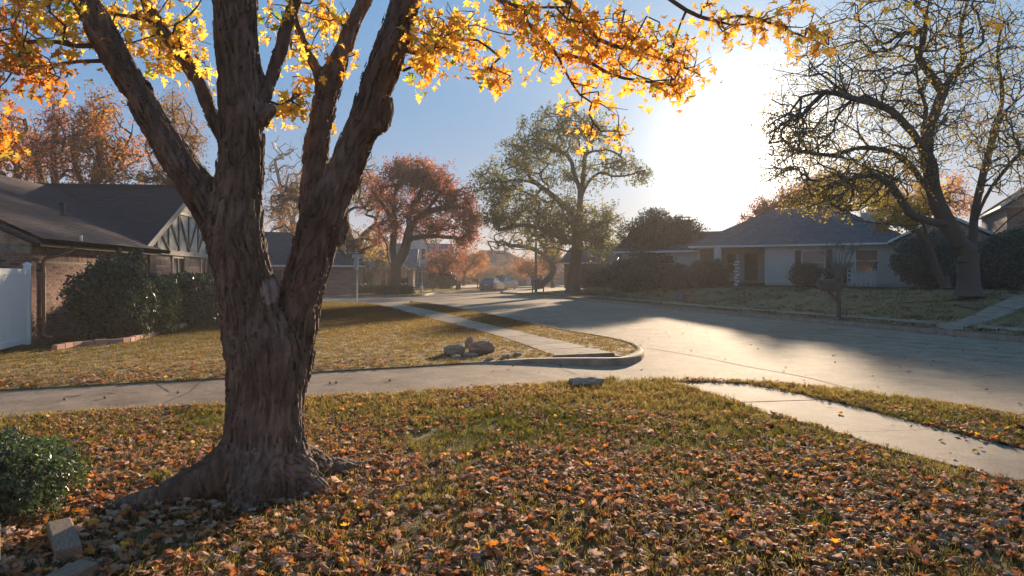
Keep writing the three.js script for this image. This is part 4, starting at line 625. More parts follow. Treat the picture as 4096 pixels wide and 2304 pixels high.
{ // tall brick house at the right edge
  const H = thing('brick_house', 'tall tan brick house with steep gable behind the big shade tree', 'house', V(35.5, 1.2, -46), -0.45);
  volume(H, { w: 11, d: 10, x: 1.5, eave: 4.6, rise: 4.2, type: 'gz', wall: std(lin(0.30, 0.20, 0.15), 0.95), gable: std(lin(0.30, 0.20, 0.15), 0.95), tone: [0.09, 0.06, 0.055], brick: M.brick, ov: 0.4 });
  windowOn(H, -1, 0.8, 5.02, 1.2, 1.6); windowOn(H, 3, 0.8, 5.02, 1.2, 1.6); windowOn(H, 1.5, 4.2, 5.02, 1.1, 1.3); doorOn(H, 5.3, 0.1, 5.02, 1, 2.1, M.darkWood);
}
// ---- houses beyond the side street and round the bend
{
  const H = thing('gabled_house', 'two storey house with tall white clapboard dormer gable and porch beyond the side street', 'house', V(-12.0, 0, -100), 0.22);
  const blue = [0.13, 0.145, 0.17], brickW = std(lin(0.34, 0.26, 0.21), 0.95);
  volume(H, { w: 8.4, d: 9, x: -0.4, z: -4.5, eave: 2.7, rise: 3.6, type: 'gx', wall: brickW, tone: blue, ov: 0.5, course: 0.3 });
  // dormer with steep gable, boards one by one
  part('dormer_wall', merge([box(3.2, 2.7, 3.4, -1.4, 4.7, -1.9)]), M.whitePaint, H);
  part('dormer_gable', polys([[V(-3.0, 6.05, -0.2), V(0.2, 6.05, -0.2), V(-0.35, 7.1, -0.2), V(-1.4, 8.6, -0.2), V(-2.45, 7.1, -0.2)]]), M.whitePaint, H);
  for (let k = 0; k < 16; k++) { const y = 3.45 + k * 0.3, hw = y < 6.05 ? 1.6 : y < 7.1 ? lerp(1.6, 1.05, (y - 6.05) / 1.05) : Math.max(0.1, lerp(1.05, 0.05, (y - 7.1) / 1.5)); part('clapboard', box(2 * hw, 0.26, 0.03, -1.4, y, -0.16), M.whitePaint, H); }
  part('dormer_roof', merge([bar(V(-3.15, 6.0, -1.8), V(-1.4, 8.75, -1.8), 0.06, 3.6), bar(V(0.35, 6.0, -1.8), V(-1.4, 8.75, -1.8), 0.06, 3.6)]), M.roofBase, H);
  for (const x of [-2.5, -1.4, -0.3]) windowOn(H, x, 3.9, -0.14, 0.5, 1.5, M.whitePaint, false);
  part('porch_roof', merge([bar(V(-2, 2.75, 1.6), V(-2, 3.5, -0.6), 6.6, 0.1)]).translate(2.2, 0, 0), M.shingle.clone(), H).material.vertexColors = false; H.children.at(-1).material.color.copy(lin(0.16, 0.17, 0.19));
  for (const x of [-2.6, -0.6, 1.4, 3.2]) part('porch_post', box(0.18, 2.7, 0.18, x, 1.35, 1.5), M.whitePaint, H);
  for (const x of [-1.6, -0.6]) windowOn(H, x, 0.7, 0.03, 0.8, 1.5); doorOn(H, 0.9, 0.05, 0.02, 1, 2.1, M.darkWood); windowOn(H, 2.6, 0.7, 0.03, 1.2, 1.4);
  volume(H, { w: 3.2, d: 4, x: -4.2, z: 0.4, eave: 2.6, rise: 1.9, type: 'gz', wall: std(lin(0.42, 0.33, 0.27), 0.95), gable: M.brick[1], tone: blue, ov: 0.4, course: 0.3 }); windowOn(H, -4.2, 0.6, 2.42, 1.2, 1.6);
}
{
  const H = thing('brick_house', 'pale pink brick house partly hidden by the dark trunk beyond the street sign', 'house', V(-20.4, 0, -82), 0.1);
  const pink = std(lin(0.46, 0.33, 0.27), 0.95), tone = [0.12, 0.13, 0.15];
  volume(H, { w: 16, d: 9, x: 1, z: -5, eave: 2.5, rise: 2.4, type: 'gx', wall: pink, tone, course: 0.3 });
  volume(H, { w: 4.4, d: 4, x: -3.2, z: 1, eave: 2.6, rise: 1.9, type: 'gz', wall: pink, gable: M.brick[1], tone, ov: 0.4, course: 0.3 });
  volume(H, { w: 3.4, d: 3.4, x: 6.6, z: 1, eave: 2.4, rise: 1.5, type: 'gz', wall: pink, gable: M.whitePaint, tone, ov: 0.4, course: 0.3 });
  windowOn(H, -2.0, 0.5, 3.03, 1.0, 1.9); windowOn(H, 5.9, 0.4, 2.73, 0.5, 1.8); windowOn(H, 7.4, 0.4, 2.73, 0.5, 1.8); windowOn(H, 2, 0.7, -0.47, 1.6, 1.3); doorOn(H, 3.8, 0, -0.47, 1, 2.1, M.darkWood);
}
{
  const H = thing('dark_roof_house', 'house with dark roof glimpsed through the fork of the large trunk', 'house', V(-22, 0, -64), 0.5);
  volume(H, { w: 14, d: 10, eave: 2.5, rise: 3.0, type: 'hip', wall: M.brick[0], tone: [0.05, 0.045, 0.055], course: 0.25 }); windowOn(H, 2, 0.8, 5.03, 1.6, 1.3); windowOn(H, -3, 0.8, 5.03, 1.6, 1.3); doorOn(H, 0, 0, 5.02, 1, 2.1, M.darkWood);
}
{
  const H = thing('shaded_house', 'shaded brick house with white gable corner behind the big green tree', 'house', V(13.6, 0.6, -84), -0.35);
  volume(H, { w: 13, d: 9, eave: 2.5, rise: 1.9, type: 'gx', wall: M.brick[0], gable: M.whitePaint, tone: [0.06, 0.045, 0.045], course: 0.3 }); windowOn(H, -4, 0.8, 4.53, 1.4, 1.3); doorOn(H, -1, 0, 4.52, 1, 2.1, M.darkWood); windowOn(H, 3, 0.8, 4.53, 1.6, 1.3);
}
{
  const H = thing('blue_roof_house', 'small distant tan house with blue grey roof round the bend', 'house', V(6.6, 0, -140), -0.1);
  volume(H, { w: 12, d: 8, eave: 2.6, rise: 1.9, type: 'hip', wall: std(lin(0.33, 0.27, 0.22), 0.95), tone: [0.10, 0.13, 0.17], course: 0.4 }); doorOn(H, -3, 0, 4.02, 1, 2.1, M.whitePaint); windowOn(H, 2, 0.8, 4.03, 1.5, 1.3); windowOn(H, -1, 0.8, 4.03, 1.0, 1.3);
}
{
  const H = thing('distant_house', 'far dark house roof rising above the trees at the end of the street', 'house', V(-5, 0, -185), 0.3);
  volume(H, { w: 18, d: 12, eave: 4, rise: 4.2, type: 'hip', wall: M.brick[2], tone: [0.07, 0.07, 0.085], course: 0.5 }); windowOn(H, 0, 1, 6.03, 1.5, 1.3); windowOn(H, -5, 1, 6.03, 1.5, 1.3);
}
{ // the house whose front lawn this is: out of frame behind, its sunlit front sends warm light back
  const H = thing('brick_house', 'tan brick house at the back of the leaf covered front lawn', 'house', V(-3, 0, 12.5), Math.PI);
  const tan = std(lin(0.46, 0.32, 0.23), 0.95);
  volume(H, { w: 24, d: 10, eave: 2.9, rise: 2.6, type: 'gx', wall: tan, gable: tan, tone: [0.09, 0.06, 0.05], base: -0.1, course: 0.4 }); windowOn(H, -5, 0.7, 5.03, 1.8, 1.5); windowOn(H, 5, 0.7, 5.03, 1.8, 1.5); doorOn(H, 0, 0.05, 5.02, 1, 2.1, M.darkWood);
}
// ---------------------------------------------------------------- background trees
const clumpA = clump(9, 0.34, 0.17, 2), clumpB = clump(8, 0.30, 0.13, 3, 1, 0.7), clumpS = clump(16, 0.10, 0.055, 4), clumpT = clump(6, 0.26, 0.12, 6, 1, 0.5);
function bgTree(name, label, { base, baseD, rootR, limbs, blobs, n = 260, step = 0.7, tip = 0.012, leaf = clumpA, perTip = 3, spread = 0.5, colors, mat = M.farBark, seed = 1, droop = 0, group, size = 1, extra = 0, arch = 0.12, jitter = 0.18, root, align = 0.55, thick = 0.5 }) {
  const r = rng(seed), b = root ?? at(base[0], base[1], baseD), o = thing(name, label, 'tree', b, 0, group);
  const rel = (list) => list.map((p) => p.clone().sub(b));
  const L = limbs.map((l) => rel(l.map(([px, py, D]) => at(px, py, D ?? baseD)))); L[0][0].set(0, -0.25, 0);
  const t = grow({ limbs: L, targets: rel(inBlobs(blobs, n, r)), step, tip, rootR, r, droop, arch, jitter, align, thick });
  const flare = new THREE.LatheGeometry([[1.6, -0.5], [1.38, -0.1], [1.16, 0.4], [1.05, 1.2], [0.98, 2.2], [0.9, 2.6]].map(([x, y]) => new THREE.Vector2(x * rootR, y * rootR)), 14);
  part('trunk', merge([t.geo, flare]), mat, o);
  if (perTip > 0) {
    const list = [], src = extra ? [...t.tips, ...t.pos.map((p, i) => ({ p, d: t.dir[i], k: t.rad[i] })).filter((e) => e.k < tip * 2.6 && r() < extra)] : t.tips;
    for (const { p } of src) { const m = Math.floor(perTip) + (r() < perTip % 1 ? 1 : 0); for (let i = 0; i < m; i++) list.push({ p: p.clone().add(V(rr(-1, 1, r), rr(-1, 1, r), rr(-1, 1, r)).multiplyScalar(spread)), q: randQ(r), s: rr(0.65, 1.25, r) * size, c: pickColor(colors, r) }); }
    scatter('crown', leaf, M.leaf, list, o);
  }
  return o;
}
const C = {
  green: [[3, lin(0.085, 0.105, 0.028)], [2, lin(0.12, 0.13, 0.03)], [1, lin(0.20, 0.17, 0.035)], [0.6, lin(0.30, 0.22, 0.04)]],
  russet: [[3, lin(0.30, 0.085, 0.045)], [2, lin(0.22, 0.075, 0.045)], [1, lin(0.36, 0.14, 0.05)], [0.6, lin(0.20, 0.14, 0.05)]],
  brown: [[2, lin(0.22, 0.12, 0.05)], [2, lin(0.28, 0.17, 0.05)], [1, lin(0.16, 0.13, 0.045)], [1, lin(0.30, 0.11, 0.04)]],
  orange: [[3, lin(0.42, 0.15, 0.04)], [2, lin(0.34, 0.13, 0.045)], [1.5, lin(0.48, 0.24, 0.05)], [1, lin(0.24, 0.10, 0.045)]],
  red: [[2, lin(0.40, 0.085, 0.04)], [2, lin(0.44, 0.16, 0.04)]],
  olive: [[2, lin(0.15, 0.14, 0.03)], [2, lin(0.30, 0.22, 0.04)], [1.5, lin(0.36, 0.28, 0.04)], [1, lin(0.22, 0.13, 0.04)]],
  gold: [[3, lin(0.50, 0.33, 0.05)], [2, lin(0.36, 0.28, 0.05)], [1, lin(0.50, 0.22, 0.04)]],
  ever: [[3, lin(0.022, 0.032, 0.013)], [1, lin(0.036, 0.048, 0.018)]],
  hedge: [[3, lin(0.018, 0.030, 0.010)], [2, lin(0.028, 0.044, 0.013)], [0.5, lin(0.065, 0.095, 0.022)]],
};
// shade tree on the right lawn: wide bare crown with thin gold leaves
bgTree('shade_tree', 'wide spreading shade tree with mostly bare crown on the tan lawn', {
  root: V((3875 - 2048) / 2880 * 30, 0.98, -30), baseD: 30, rootR: 0.4, step: 0.55, tip: 0.0085, n: 5600, thick: 0.52, perTip: 0.9, spread: 0.4, leaf: clumpT, colors: C.olive, seed: 3, droop: 0.1, extra: 0.2, arch: 0.05, size: 0.8, jitter: 0.07, align: 1.1,
  limbs: [[[3875, 1165], [3870, 1080], [3880, 1010]], [[3865, 1020], [3810, 930], [3745, 800], [3715, 640, 29.5], [3690, 540, 29], [3705, 440, 29], [3670, 330, 28.5], [3665, 240, 28]], [[3715, 640], [3640, 520, 28], [3560, 440, 27.5], [3440, 400, 27], [3300, 370, 26.5], [3160, 400, 26]], [[3700, 560], [3790, 330, 31], [3850, 240, 31.5], [3840, 120, 32], [3870, 10, 32], [3880, -150, 32]], [[3665, 260], [3700, 120, 28], [3720, -40, 27.5]], [[3790, 900], [3650, 860, 29], [3560, 740, 28], [3480, 700, 27.5], [3330, 740, 27]], [[3745, 800], [3590, 620, 30], [3450, 590, 30.5], [3330, 620, 31], [3180, 600, 31]], [[3890, 1000], [3900, 850], [3935, 690], [3985, 500, 31], [4010, 380, 32], [3990, 200, 32], [4030, 40, 32]], [[3900, 880], [3960, 760, 29], [4070, 620, 28], [4180, 520, 27.5]], [[3985, 480], [4070, 400, 30], [4200, 300, 29]], [[3920, 1000], [4010, 900, 29], [4110, 830, 28], [4250, 760, 27.5]], [[3840, 1000], [3740, 900, 31], [3680, 800, 32], [3600, 780, 32]], [[3690, 900], [3560, 900, 28.5], [3420, 880, 28]]],
  blobs: [[3350, 380, 330, 260, 29, 4, 3], [3500, 180, 330, 230, 29.5, 4, 3], [3800, 120, 300, 240, 31, 4, 3], [4000, 300, 260, 300, 31, 4, 3], [3620, 420, 300, 200, 29.5, 4, 2.5], [3350, 720, 230, 130, 28.5, 3, 2.5], [3520, 700, 200, 130, 29, 3, 2], [3220, 560, 180, 120, 28, 3, 2.0], [3110, 520, 120, 120, 28, 2.5, 1.0], [3110, 680, 120, 70, 28, 2.5, 0.7], [3900, 560, 240, 150, 30, 3.5, 2], [4080, 620, 180, 200, 29, 3.5, 1.5], [3300, 800, 200, 60, 28.5, 2.5, 1.2], [3780, -120, 400, 150, 30, 4, 1.5], [3650, 640, 120, 100, 29, 2, 1]] });
bgTree('ornamental_tree', 'small tree with low golden green leaves behind the shade tree trunk', {
  root: V(22.3, 1.1, -37), baseD: 37, rootR: 0.18, tip: 0.012, n: 130, perTip: 3, spread: 0.3, leaf: clumpB, colors: C.gold, seed: 33,
  limbs: [[[3740, 1140], [3720, 1000], [3690, 880]], [[3710, 960], [3620, 900], [3560, 880]]], blobs: [[3640, 850, 110, 60, 35, 1.5, 3], [3560, 900, 70, 35, 34, 1, 1.2], [3720, 800, 120, 70, 36, 1.5, 2], [3530, 830, 60, 40, 35, 1, 0.8]] });
bgTree('red_tree', 'round orange red tree standing behind the white brick house', {
  root: V(39, 1.2, -70), baseD: 70, rootR: 0.3, tip: 0.02, n: 200, perTip: 4, spread: 0.6, colors: C.orange, seed: 34, limbs: [[[3653, 1130], [3660, 950], [3680, 800]]], blobs: [[3700, 790, 150, 100, 70, 4, 3], [3600, 830, 90, 60, 70, 3, 1], [3830, 800, 90, 110, 70, 3, 1.4]] });
bgTree('roof_tree', 'reddish tree showing over the ridge of the white brick house', {
  root: V(26.3, 1.2, -70), baseD: 70, rootR: 0.3, tip: 0.025, n: 260, perTip: 4, spread: 0.5, colors: C.russet, seed: 35, limbs: [[[3130, 1110], [3120, 950], [3110, 850]], [[3125, 1000], [3060, 860], [3050, 800]]], blobs: [[3060, 840, 55, 48, 70, 3, 1.3], [3150, 800, 55, 60, 70, 3, 1.6], [3240, 775, 75, 75, 70, 3, 2.2], [3010, 880, 50, 35, 70, 2, 0.6]] });
bgTree('roof_tree', 'leafy olive tree showing over the roof beside the low boughs', {
  root: V(32.3, 1.2, -70), baseD: 70, rootR: 0.3, tip: 0.025, n: 320, perTip: 4, spread: 0.5, colors: C.olive, seed: 36, limbs: [[[3377, 1110], [3380, 950], [3390, 830]]], blobs: [[3330, 755, 90, 85, 70, 3, 1.8], [3450, 755, 100, 85, 70, 3, 1.7], [3540, 800, 70, 70, 70, 3, 1.2]] });
// big green tree beside the lamp post
bgTree('oak_tree', 'tall rounded tree with thin green leaves beside the lamp post', {
  root: V((2292 - 2048) / 2880 * 67, 0.3, -67), baseD: 67, rootR: 0.56, step: 0.8, tip: 0.018, n: 1400, perTip: 3.2, spread: 0.55, leaf: clump(10, 0.38, 0.21, 12), colors: C.green, seed: 5, extra: 0.12,
  limbs: [[[2292, 1175], [2300, 1080], [2308, 1000], [2315, 900]], [[2310, 930], [2320, 760], [2300, 700], [2270, 620], [2210, 600]], [[2318, 840], [2335, 700], [2345, 600], [2390, 520], [2380, 470]], [[2322, 800], [2360, 720], [2400, 690], [2450, 705, 66], [2520, 700, 66], [2580, 680, 66]], [[2312, 880], [2220, 790, 68], [2130, 730, 69], [2060, 720, 70]], [[2345, 610], [2430, 600, 66], [2480, 620, 66]], [[2130, 730], [2100, 660, 69], [2090, 600, 69]], [[2300, 980], [2200, 930, 66], [2110, 900, 66], [1990, 920, 66]], [[2310, 940], [2420, 890, 66], [2500, 850, 66]], [[2295, 1010], [2200, 990, 68], [2080, 1000, 69], [1980, 960, 69]]],
  blobs: [[2240, 520, 160, 110, 67, 5, 3], [2120, 640, 150, 120, 67, 5, 3], [1990, 740, 110, 90, 67, 4, 2.2], [2400, 540, 120, 90, 67, 4, 1.2], [2480, 660, 120, 60, 67, 3.5, 0.8], [2300, 700, 160, 120, 67, 5, 1.4], [2100, 850, 170, 90, 67, 5, 3.4], [2280, 880, 150, 80, 67, 5, 3.4], [2420, 880, 80, 70, 67, 4, 0.9], [2220, 950, 140, 60, 66, 4, 1.6], [2400, 960, 80, 60, 66, 3, 1.6], [1990, 880, 80, 50, 66, 3, 1], [2560, 700, 50, 30, 66, 1.5, 0.4]] });
bgTree('bare_tree', 'dark low branching tree leaning over the corner behind the tall oak', {
  root: V(3.2, 0.1, -92), baseD: 92, rootR: 0.42, tip: 0.022, n: 240, perTip: 0.7, spread: 0.5, colors: C.brown, seed: 51, limbs: [[[2225, 1150], [2215, 1080], [2190, 1030]], [[2200, 1040], [2120, 990], [2040, 980], [1990, 950]], [[2205, 1050], [2250, 960], [2240, 900]], [[2195, 1030], [2140, 940], [2080, 920]]], blobs: [[2080, 960, 130, 60, 92, 4, 2], [2000, 980, 70, 50, 92, 3, 1], [2200, 920, 120, 60, 92, 4, 1.4]] });
// red oak and its neighbour beyond the side street
bgTree('red_oak', 'broad oak with rust red leaves and low forked trunk beyond the side street', {
  root: V((1575 - 2048) / 2880 * 66, 0, -66), baseD: 66, rootR: 0.58, step: 0.8, tip: 0.018, n: 1100, perTip: 2.6, spread: 0.5, leaf: clump(9, 0.36, 0.22, 17), colors: C.russet, seed: 9, extra: 0.1,
  limbs: [[[1575, 1180], [1580, 1120], [1585, 1060]], [[1580, 1080], [1572, 1000], [1580, 900], [1575, 800], [1600, 720]], [[1588, 1070], [1620, 1000], [1640, 960], [1720, 945], [1800, 950], [1880, 965]], [[1620, 1000], [1650, 900], [1700, 850], [1790, 830], [1860, 830]], [[1640, 940], [1640, 850], [1690, 760], [1720, 680]], [[1575, 1080], [1555, 1040], [1540, 960], [1520, 930]], [[1580, 900], [1540, 830], [1500, 780]], [[1700, 850], [1760, 770], [1800, 730]]],
  blobs: [[1630, 690, 90, 70, 66, 4, 2.4], [1720, 720, 100, 80, 66, 4, 2.4], [1810, 800, 90, 80, 66, 4, 2.2], [1880, 880, 50, 70, 66, 3, 1.3], [1640, 820, 120, 80, 66, 4, 1.8], [1530, 760, 60, 80, 66, 3, 1], [1740, 900, 110, 50, 66, 4, 1.3], [1560, 920, 60, 50, 66, 3, 0.8], [1860, 950, 60, 40, 66, 3, 0.7]] });
bgTree('oak_tree', 'thick dark trunked oak with bronze leaves behind the street name sign', {
  root: V((1408 - 2048) / 2880 * 72, 0, -72), baseD: 72, rootR: 0.66, step: 0.8, tip: 0.018, n: 800, perTip: 2.4, spread: 0.5, colors: C.brown, seed: 10, extra: 0.1,
  limbs: [[[1408, 1170], [1408, 1100], [1412, 1030]], [[1410, 1080], [1370, 1010], [1330, 980], [1250, 960]], [[1412, 1030], [1400, 960], [1380, 860], [1390, 760], [1420, 680]], [[1415, 1040], [1450, 940], [1500, 900], [1560, 880]], [[1400, 960], [1310, 860], [1200, 800], [1120, 780]], [[1420, 1010], [1480, 990], [1540, 960], [1600, 930]], [[1390, 1110], [1360, 1090], [1320, 1070]]],
  blobs: [[1440, 730, 110, 90, 72, 4, 2], [1350, 720, 100, 90, 72, 4, 1.8], [1190, 760, 110, 80, 73, 4, 2], [1120, 840, 80, 90, 73, 4, 1.8], [1260, 860, 130, 80, 72, 4, 1.8], [1500, 820, 110, 70, 72, 4, 1.6], [1480, 960, 80, 50, 71, 3, 1.2], [1140, 940, 90, 40, 72, 3, 1], [1360, 960, 90, 60, 71, 3, 1]] });
bgTree('bare_tree', 'leafless tree of fine upright twigs seen through the fork of the large trunk', {
  root: V((1170 - 2048) / 2880 * 90, 0, -90), baseD: 90, rootR: 0.35, step: 0.9, tip: 0.016, n: 260, perTip: 0, seed: 77, mat: M.greyBark, limbs: [[[1170, 1150], [1170, 950], [1180, 760]], [[1172, 900], [1120, 740], [1100, 640]], [[1175, 860], [1240, 720], [1270, 640]]], blobs: [[1160, 620, 110, 90, 90, 5, 2], [1230, 700, 90, 90, 90, 5, 1.5], [1090, 720, 60, 90, 90, 4, 1], [1480, 640, 40, 60, 90, 3, 0.3]] });
bgTree('crape_myrtle', 'small many stemmed tree with thin yellow leaves between the two oaks', {
  root: V((1485 - 2048) / 2880 * 78, 0, -78), baseD: 78, rootR: 0.22, step: 0.5, tip: 0.012, n: 220, perTip: 1.2, spread: 0.4, leaf: clumpB, colors: C.gold, seed: 12, mat: M.greyBark, limbs: [[[1485, 1155], [1480, 1110], [1470, 1060]], [[1484, 1140], [1500, 1080], [1530, 1030]], [[1484, 1140], [1455, 1070], [1440, 1020]]], blobs: [[1470, 1020, 80, 60, 78, 2.5, 2], [1530, 1040, 50, 50, 78, 2, 1], [1420, 1050, 40, 50, 78, 2, 0.7]] });
// far trees at the bend, one by one
[
  ['autumn_tree', 'rounded orange autumn tree right of the white dormer house', -8.2, 122, 1865, 1030, 90, 75, C.orange, 0.28, 210, 'brown'],
  ['autumn_tree', 'purple brown spreading tree in front of the white dormer house', -9.0, 93, 1780, 1030, 85, 75, C.russet, 0.3, 200, 'grey'],
  ['autumn_tree', 'low red leaved tree behind the brick letterbox pillar', -8.9, 150, 1850, 1110, 70, 22, C.red, 0.15, 90, 'brown'],
  ['dark_tree', 'tall dark evergreen beside the white dormer', -13.2, 113, 1715, 1010, 40, 75, C.ever, 0.3, 170, 'brown'],
  ['dusky_tree', 'dusky purple shrub like tree by the parked cars', -3.0, 150, 1945, 1085, 70, 50, C.brown, 0.25, 150, 'grey'],
  ['dusky_tree', 'bare dusky tree with rounded crown behind the parked cars', 1.0, 165, 2030, 1070, 70, 55, C.brown, 0.25, 130, 'grey'],
  ['autumn_tree', 'brown orange tree by the blue roofed distant house', 3.6, 120, 2120, 1060, 70, 60, C.orange, 0.25, 150, 'brown'],
  ['autumn_tree', 'rusty tree between lamp post and tall oak', 6.1, 108, 2200, 1020, 60, 70, C.brown, 0.25, 140, 'brown'],
  ['dusky_tree', 'far pale leafless tree on the skyline at the end of the street', -8, 210, 1945, 1055, 40, 30, C.brown, 0.2, 100, 'bare'],
  ['dark_tree', 'dark leafy tree behind the dark roofed house in the trunk fork', -27, 92, 1110, 1010, 90, 60, C.green, 0.3, 150, 'brown'],
  ['dark_tree', 'green backdrop tree behind the pale pink brick house', -28, 112, 1330, 1010, 110, 80, C.green, 0.3, 180, 'brown'],
  ['autumn_tree', 'yellowing backdrop tree behind the small many stemmed tree', -24, 115, 1500, 1020, 100, 70, C.gold, 0.3, 180, 'brown'],
  ['dark_tree', 'brown backdrop tree behind the rust red oak', -18, 140, 1640, 1010, 90, 70, C.brown, 0.3, 170, 'brown'],
  ['dusky_tree', 'shadowy tree behind the shaded house', 17, 104, 2520, 1000, 90, 70, C.brown, 0.3, 160, 'grey'],
].forEach(([name, label, x, D, px, py, rx, ry, col, rad, n, how], i) => {
  const b = V(x, 0, -D), bx = CX4 + x / D * F4, by = HY4 + EYE / D * F4, k = D / F4;
  bgTree(name, label, { root: b, baseD: D, rootR: rad, step: 1.0, tip: 0.02, n, perTip: how === 'bare' ? 0 : how === 'grey' ? 2.2 : 4, spread: 0.6, size: 1.15, colors: col, seed: 200 + i, mat: how === 'brown' ? M.farBark : M.greyBark, limbs: [[[bx, by], [lerp(bx, px, 0.4), lerp(by, py, 0.4)], [px, py]], [[lerp(bx, px, 0.4), lerp(by, py, 0.4)], [px - rx * 0.6, py]], [[lerp(bx, px, 0.5), lerp(by, py, 0.5)], [px + rx * 0.6, py - ry * 0.2]]], blobs: [[px, py, rx, ry, D, rx * k * 0.8, 2], [px - rx * 0.4, py + ry * 0.3, rx * 0.6, ry * 0.6, D, rx * k * 0.6, 1], [px + rx * 0.4, py + ry * 0.2, rx * 0.6, ry * 0.6, D, rx * k * 0.6, 1]] });
});
// trees behind the brick house
[
  ['slender russet tree with upright stems behind the brick house roof', 60, 40, [[[40, 1120], [70, 820], [60, 560], [30, 400]], [[70, 800], [130, 640], [140, 520]]], [[40, 560, 110, 170, 40, 3, 3], [120, 640, 90, 130, 40, 3, 2], [-40, 700, 80, 120, 40, 3, 2]], C.orange],
  ['tall thin russet tree with paired stems behind the brick house roof', 225, 38, [[[225, 1120], [225, 820], [215, 600], [240, 420]], [[225, 860], [160, 700], [150, 560]]], [[230, 500, 80, 140, 38, 3, 2], [170, 620, 80, 130, 38, 3, 1.4], [280, 640, 90, 120, 38, 3, 1.6]], C.russet],
  ['fan shaped orange brown tree behind the ridge of the brick house', 370, 36, [[[370, 1120], [365, 800], [400, 600], [410, 450]], [[368, 820], [300, 660], [290, 520]], [[370, 790], [470, 680], [560, 640]], [[380, 740], [520, 560], [540, 450]]], [[400, 480, 100, 120, 36, 3, 2.4], [340, 560, 90, 110, 36, 3, 1.8], [480, 620, 110, 90, 36, 3, 2], [420, 700, 150, 60, 36, 3, 1.6]], C.orange],
  ['loose brown leaved tree behind the gable apex', 700, 42, [[[700, 1120], [690, 780], [700, 560], [690, 420]], [[692, 760], [770, 600], [790, 520]], [[692, 760], [600, 640], [580, 560]]], [[690, 440, 90, 90, 42, 3, 2], [760, 560, 70, 110, 42, 3, 2], [640, 560, 80, 80, 42, 3, 1.4], [620, 700, 120, 60, 42, 3, 1.6], [770, 700, 50, 60, 42, 2, 1]], C.brown],
].forEach(([label, px, D, limbs, blobs, col], i) => bgTree('backyard_tree', label, { root: V((px - 2048) / 2880 * D, 0, -D), baseD: D, rootR: 0.26, step: 0.6, tip: 0.010, n: 420, perTip: 2.2, spread: 0.34, leaf: clump(7, 0.24, 0.13, 61 + i), colors: col, seed: 300 + i, limbs, blobs, extra: 0.1, group: 'trees behind the brick house' }));

// ---------------------------------------------------------------- shrubs and hedges
function shrub(name, label, p, { rx, ry, rz, n, leaf = clumpS, colors = C.hedge, square = 2, seed = 1, stems = 4, size = 1, mat = M.gloss, lift = 0, wild = 0, turn = 0, group, core = 0.86 }) {
  const r = rng(seed), o = thing(name, label, /hedge/.test(name) ? 'hedge' : 'shrub', p, turn, group), list = [], pw = 2 / square;
  for (let i = 0; i < n; i++) {
    const u = r() * 2 - 1, a = r() * 6.2832, s = Math.sqrt(1 - u * u); let d = V(Math.cos(a) * s, u, Math.sin(a) * s); const m = Math.pow(Math.pow(Math.abs(d.x), square) + Math.pow(Math.abs(d.y), square) + Math.pow(Math.abs(d.z), square), 1 / square);
    const k = (0.8 + 0.2 * Math.sqrt(r())) / m * (1 + wild * (nz(d.x * 2.2 + seed, d.y * 2.2, d.z * 2.2) + 0.2 * r()));
    const q = V(d.x * k * rx, lift + ry + d.y * k * ry, d.z * k * rz); if (q.y < 0.03) continue; list.push({ p: q, q: randQ(r), s: rr(0.7, 1.3, r) * size, c: pickColor(colors, r) });
  }
  // dark inner twigs fill the middle
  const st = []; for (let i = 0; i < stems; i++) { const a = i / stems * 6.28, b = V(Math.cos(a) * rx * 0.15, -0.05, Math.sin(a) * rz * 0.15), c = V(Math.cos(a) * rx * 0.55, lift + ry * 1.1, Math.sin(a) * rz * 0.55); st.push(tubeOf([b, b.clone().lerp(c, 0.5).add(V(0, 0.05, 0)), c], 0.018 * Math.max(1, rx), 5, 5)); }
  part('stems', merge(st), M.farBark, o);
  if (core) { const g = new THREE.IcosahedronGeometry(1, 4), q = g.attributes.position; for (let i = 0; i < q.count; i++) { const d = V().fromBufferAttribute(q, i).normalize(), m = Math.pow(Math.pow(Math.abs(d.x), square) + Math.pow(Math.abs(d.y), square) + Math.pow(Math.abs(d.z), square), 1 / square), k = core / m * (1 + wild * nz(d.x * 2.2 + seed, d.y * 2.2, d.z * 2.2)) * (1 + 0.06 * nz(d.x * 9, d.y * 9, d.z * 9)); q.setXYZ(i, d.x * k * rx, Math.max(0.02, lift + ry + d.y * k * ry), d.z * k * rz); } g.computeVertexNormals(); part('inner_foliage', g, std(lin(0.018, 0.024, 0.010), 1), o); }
  scatter('foliage', leaf, mat, list, o); return o;
}
const clumpM = clump(13, 0.17, 0.105, 44, 1, 0.5), clumpL = clump(12, 0.22, 0.13, 45);
shrub('loose_shrub', 'tall unclipped glossy shrub with loose sprigs in front of the brick wall', V(-10.2, 0, -18.6), { rx: 0.85, ry: 1.0, rz: 0.95, n: 1100, leaf: clumpM, seed: 2, wild: 0.5, lift: 0.0, square: 2.1, core: 0.74 });
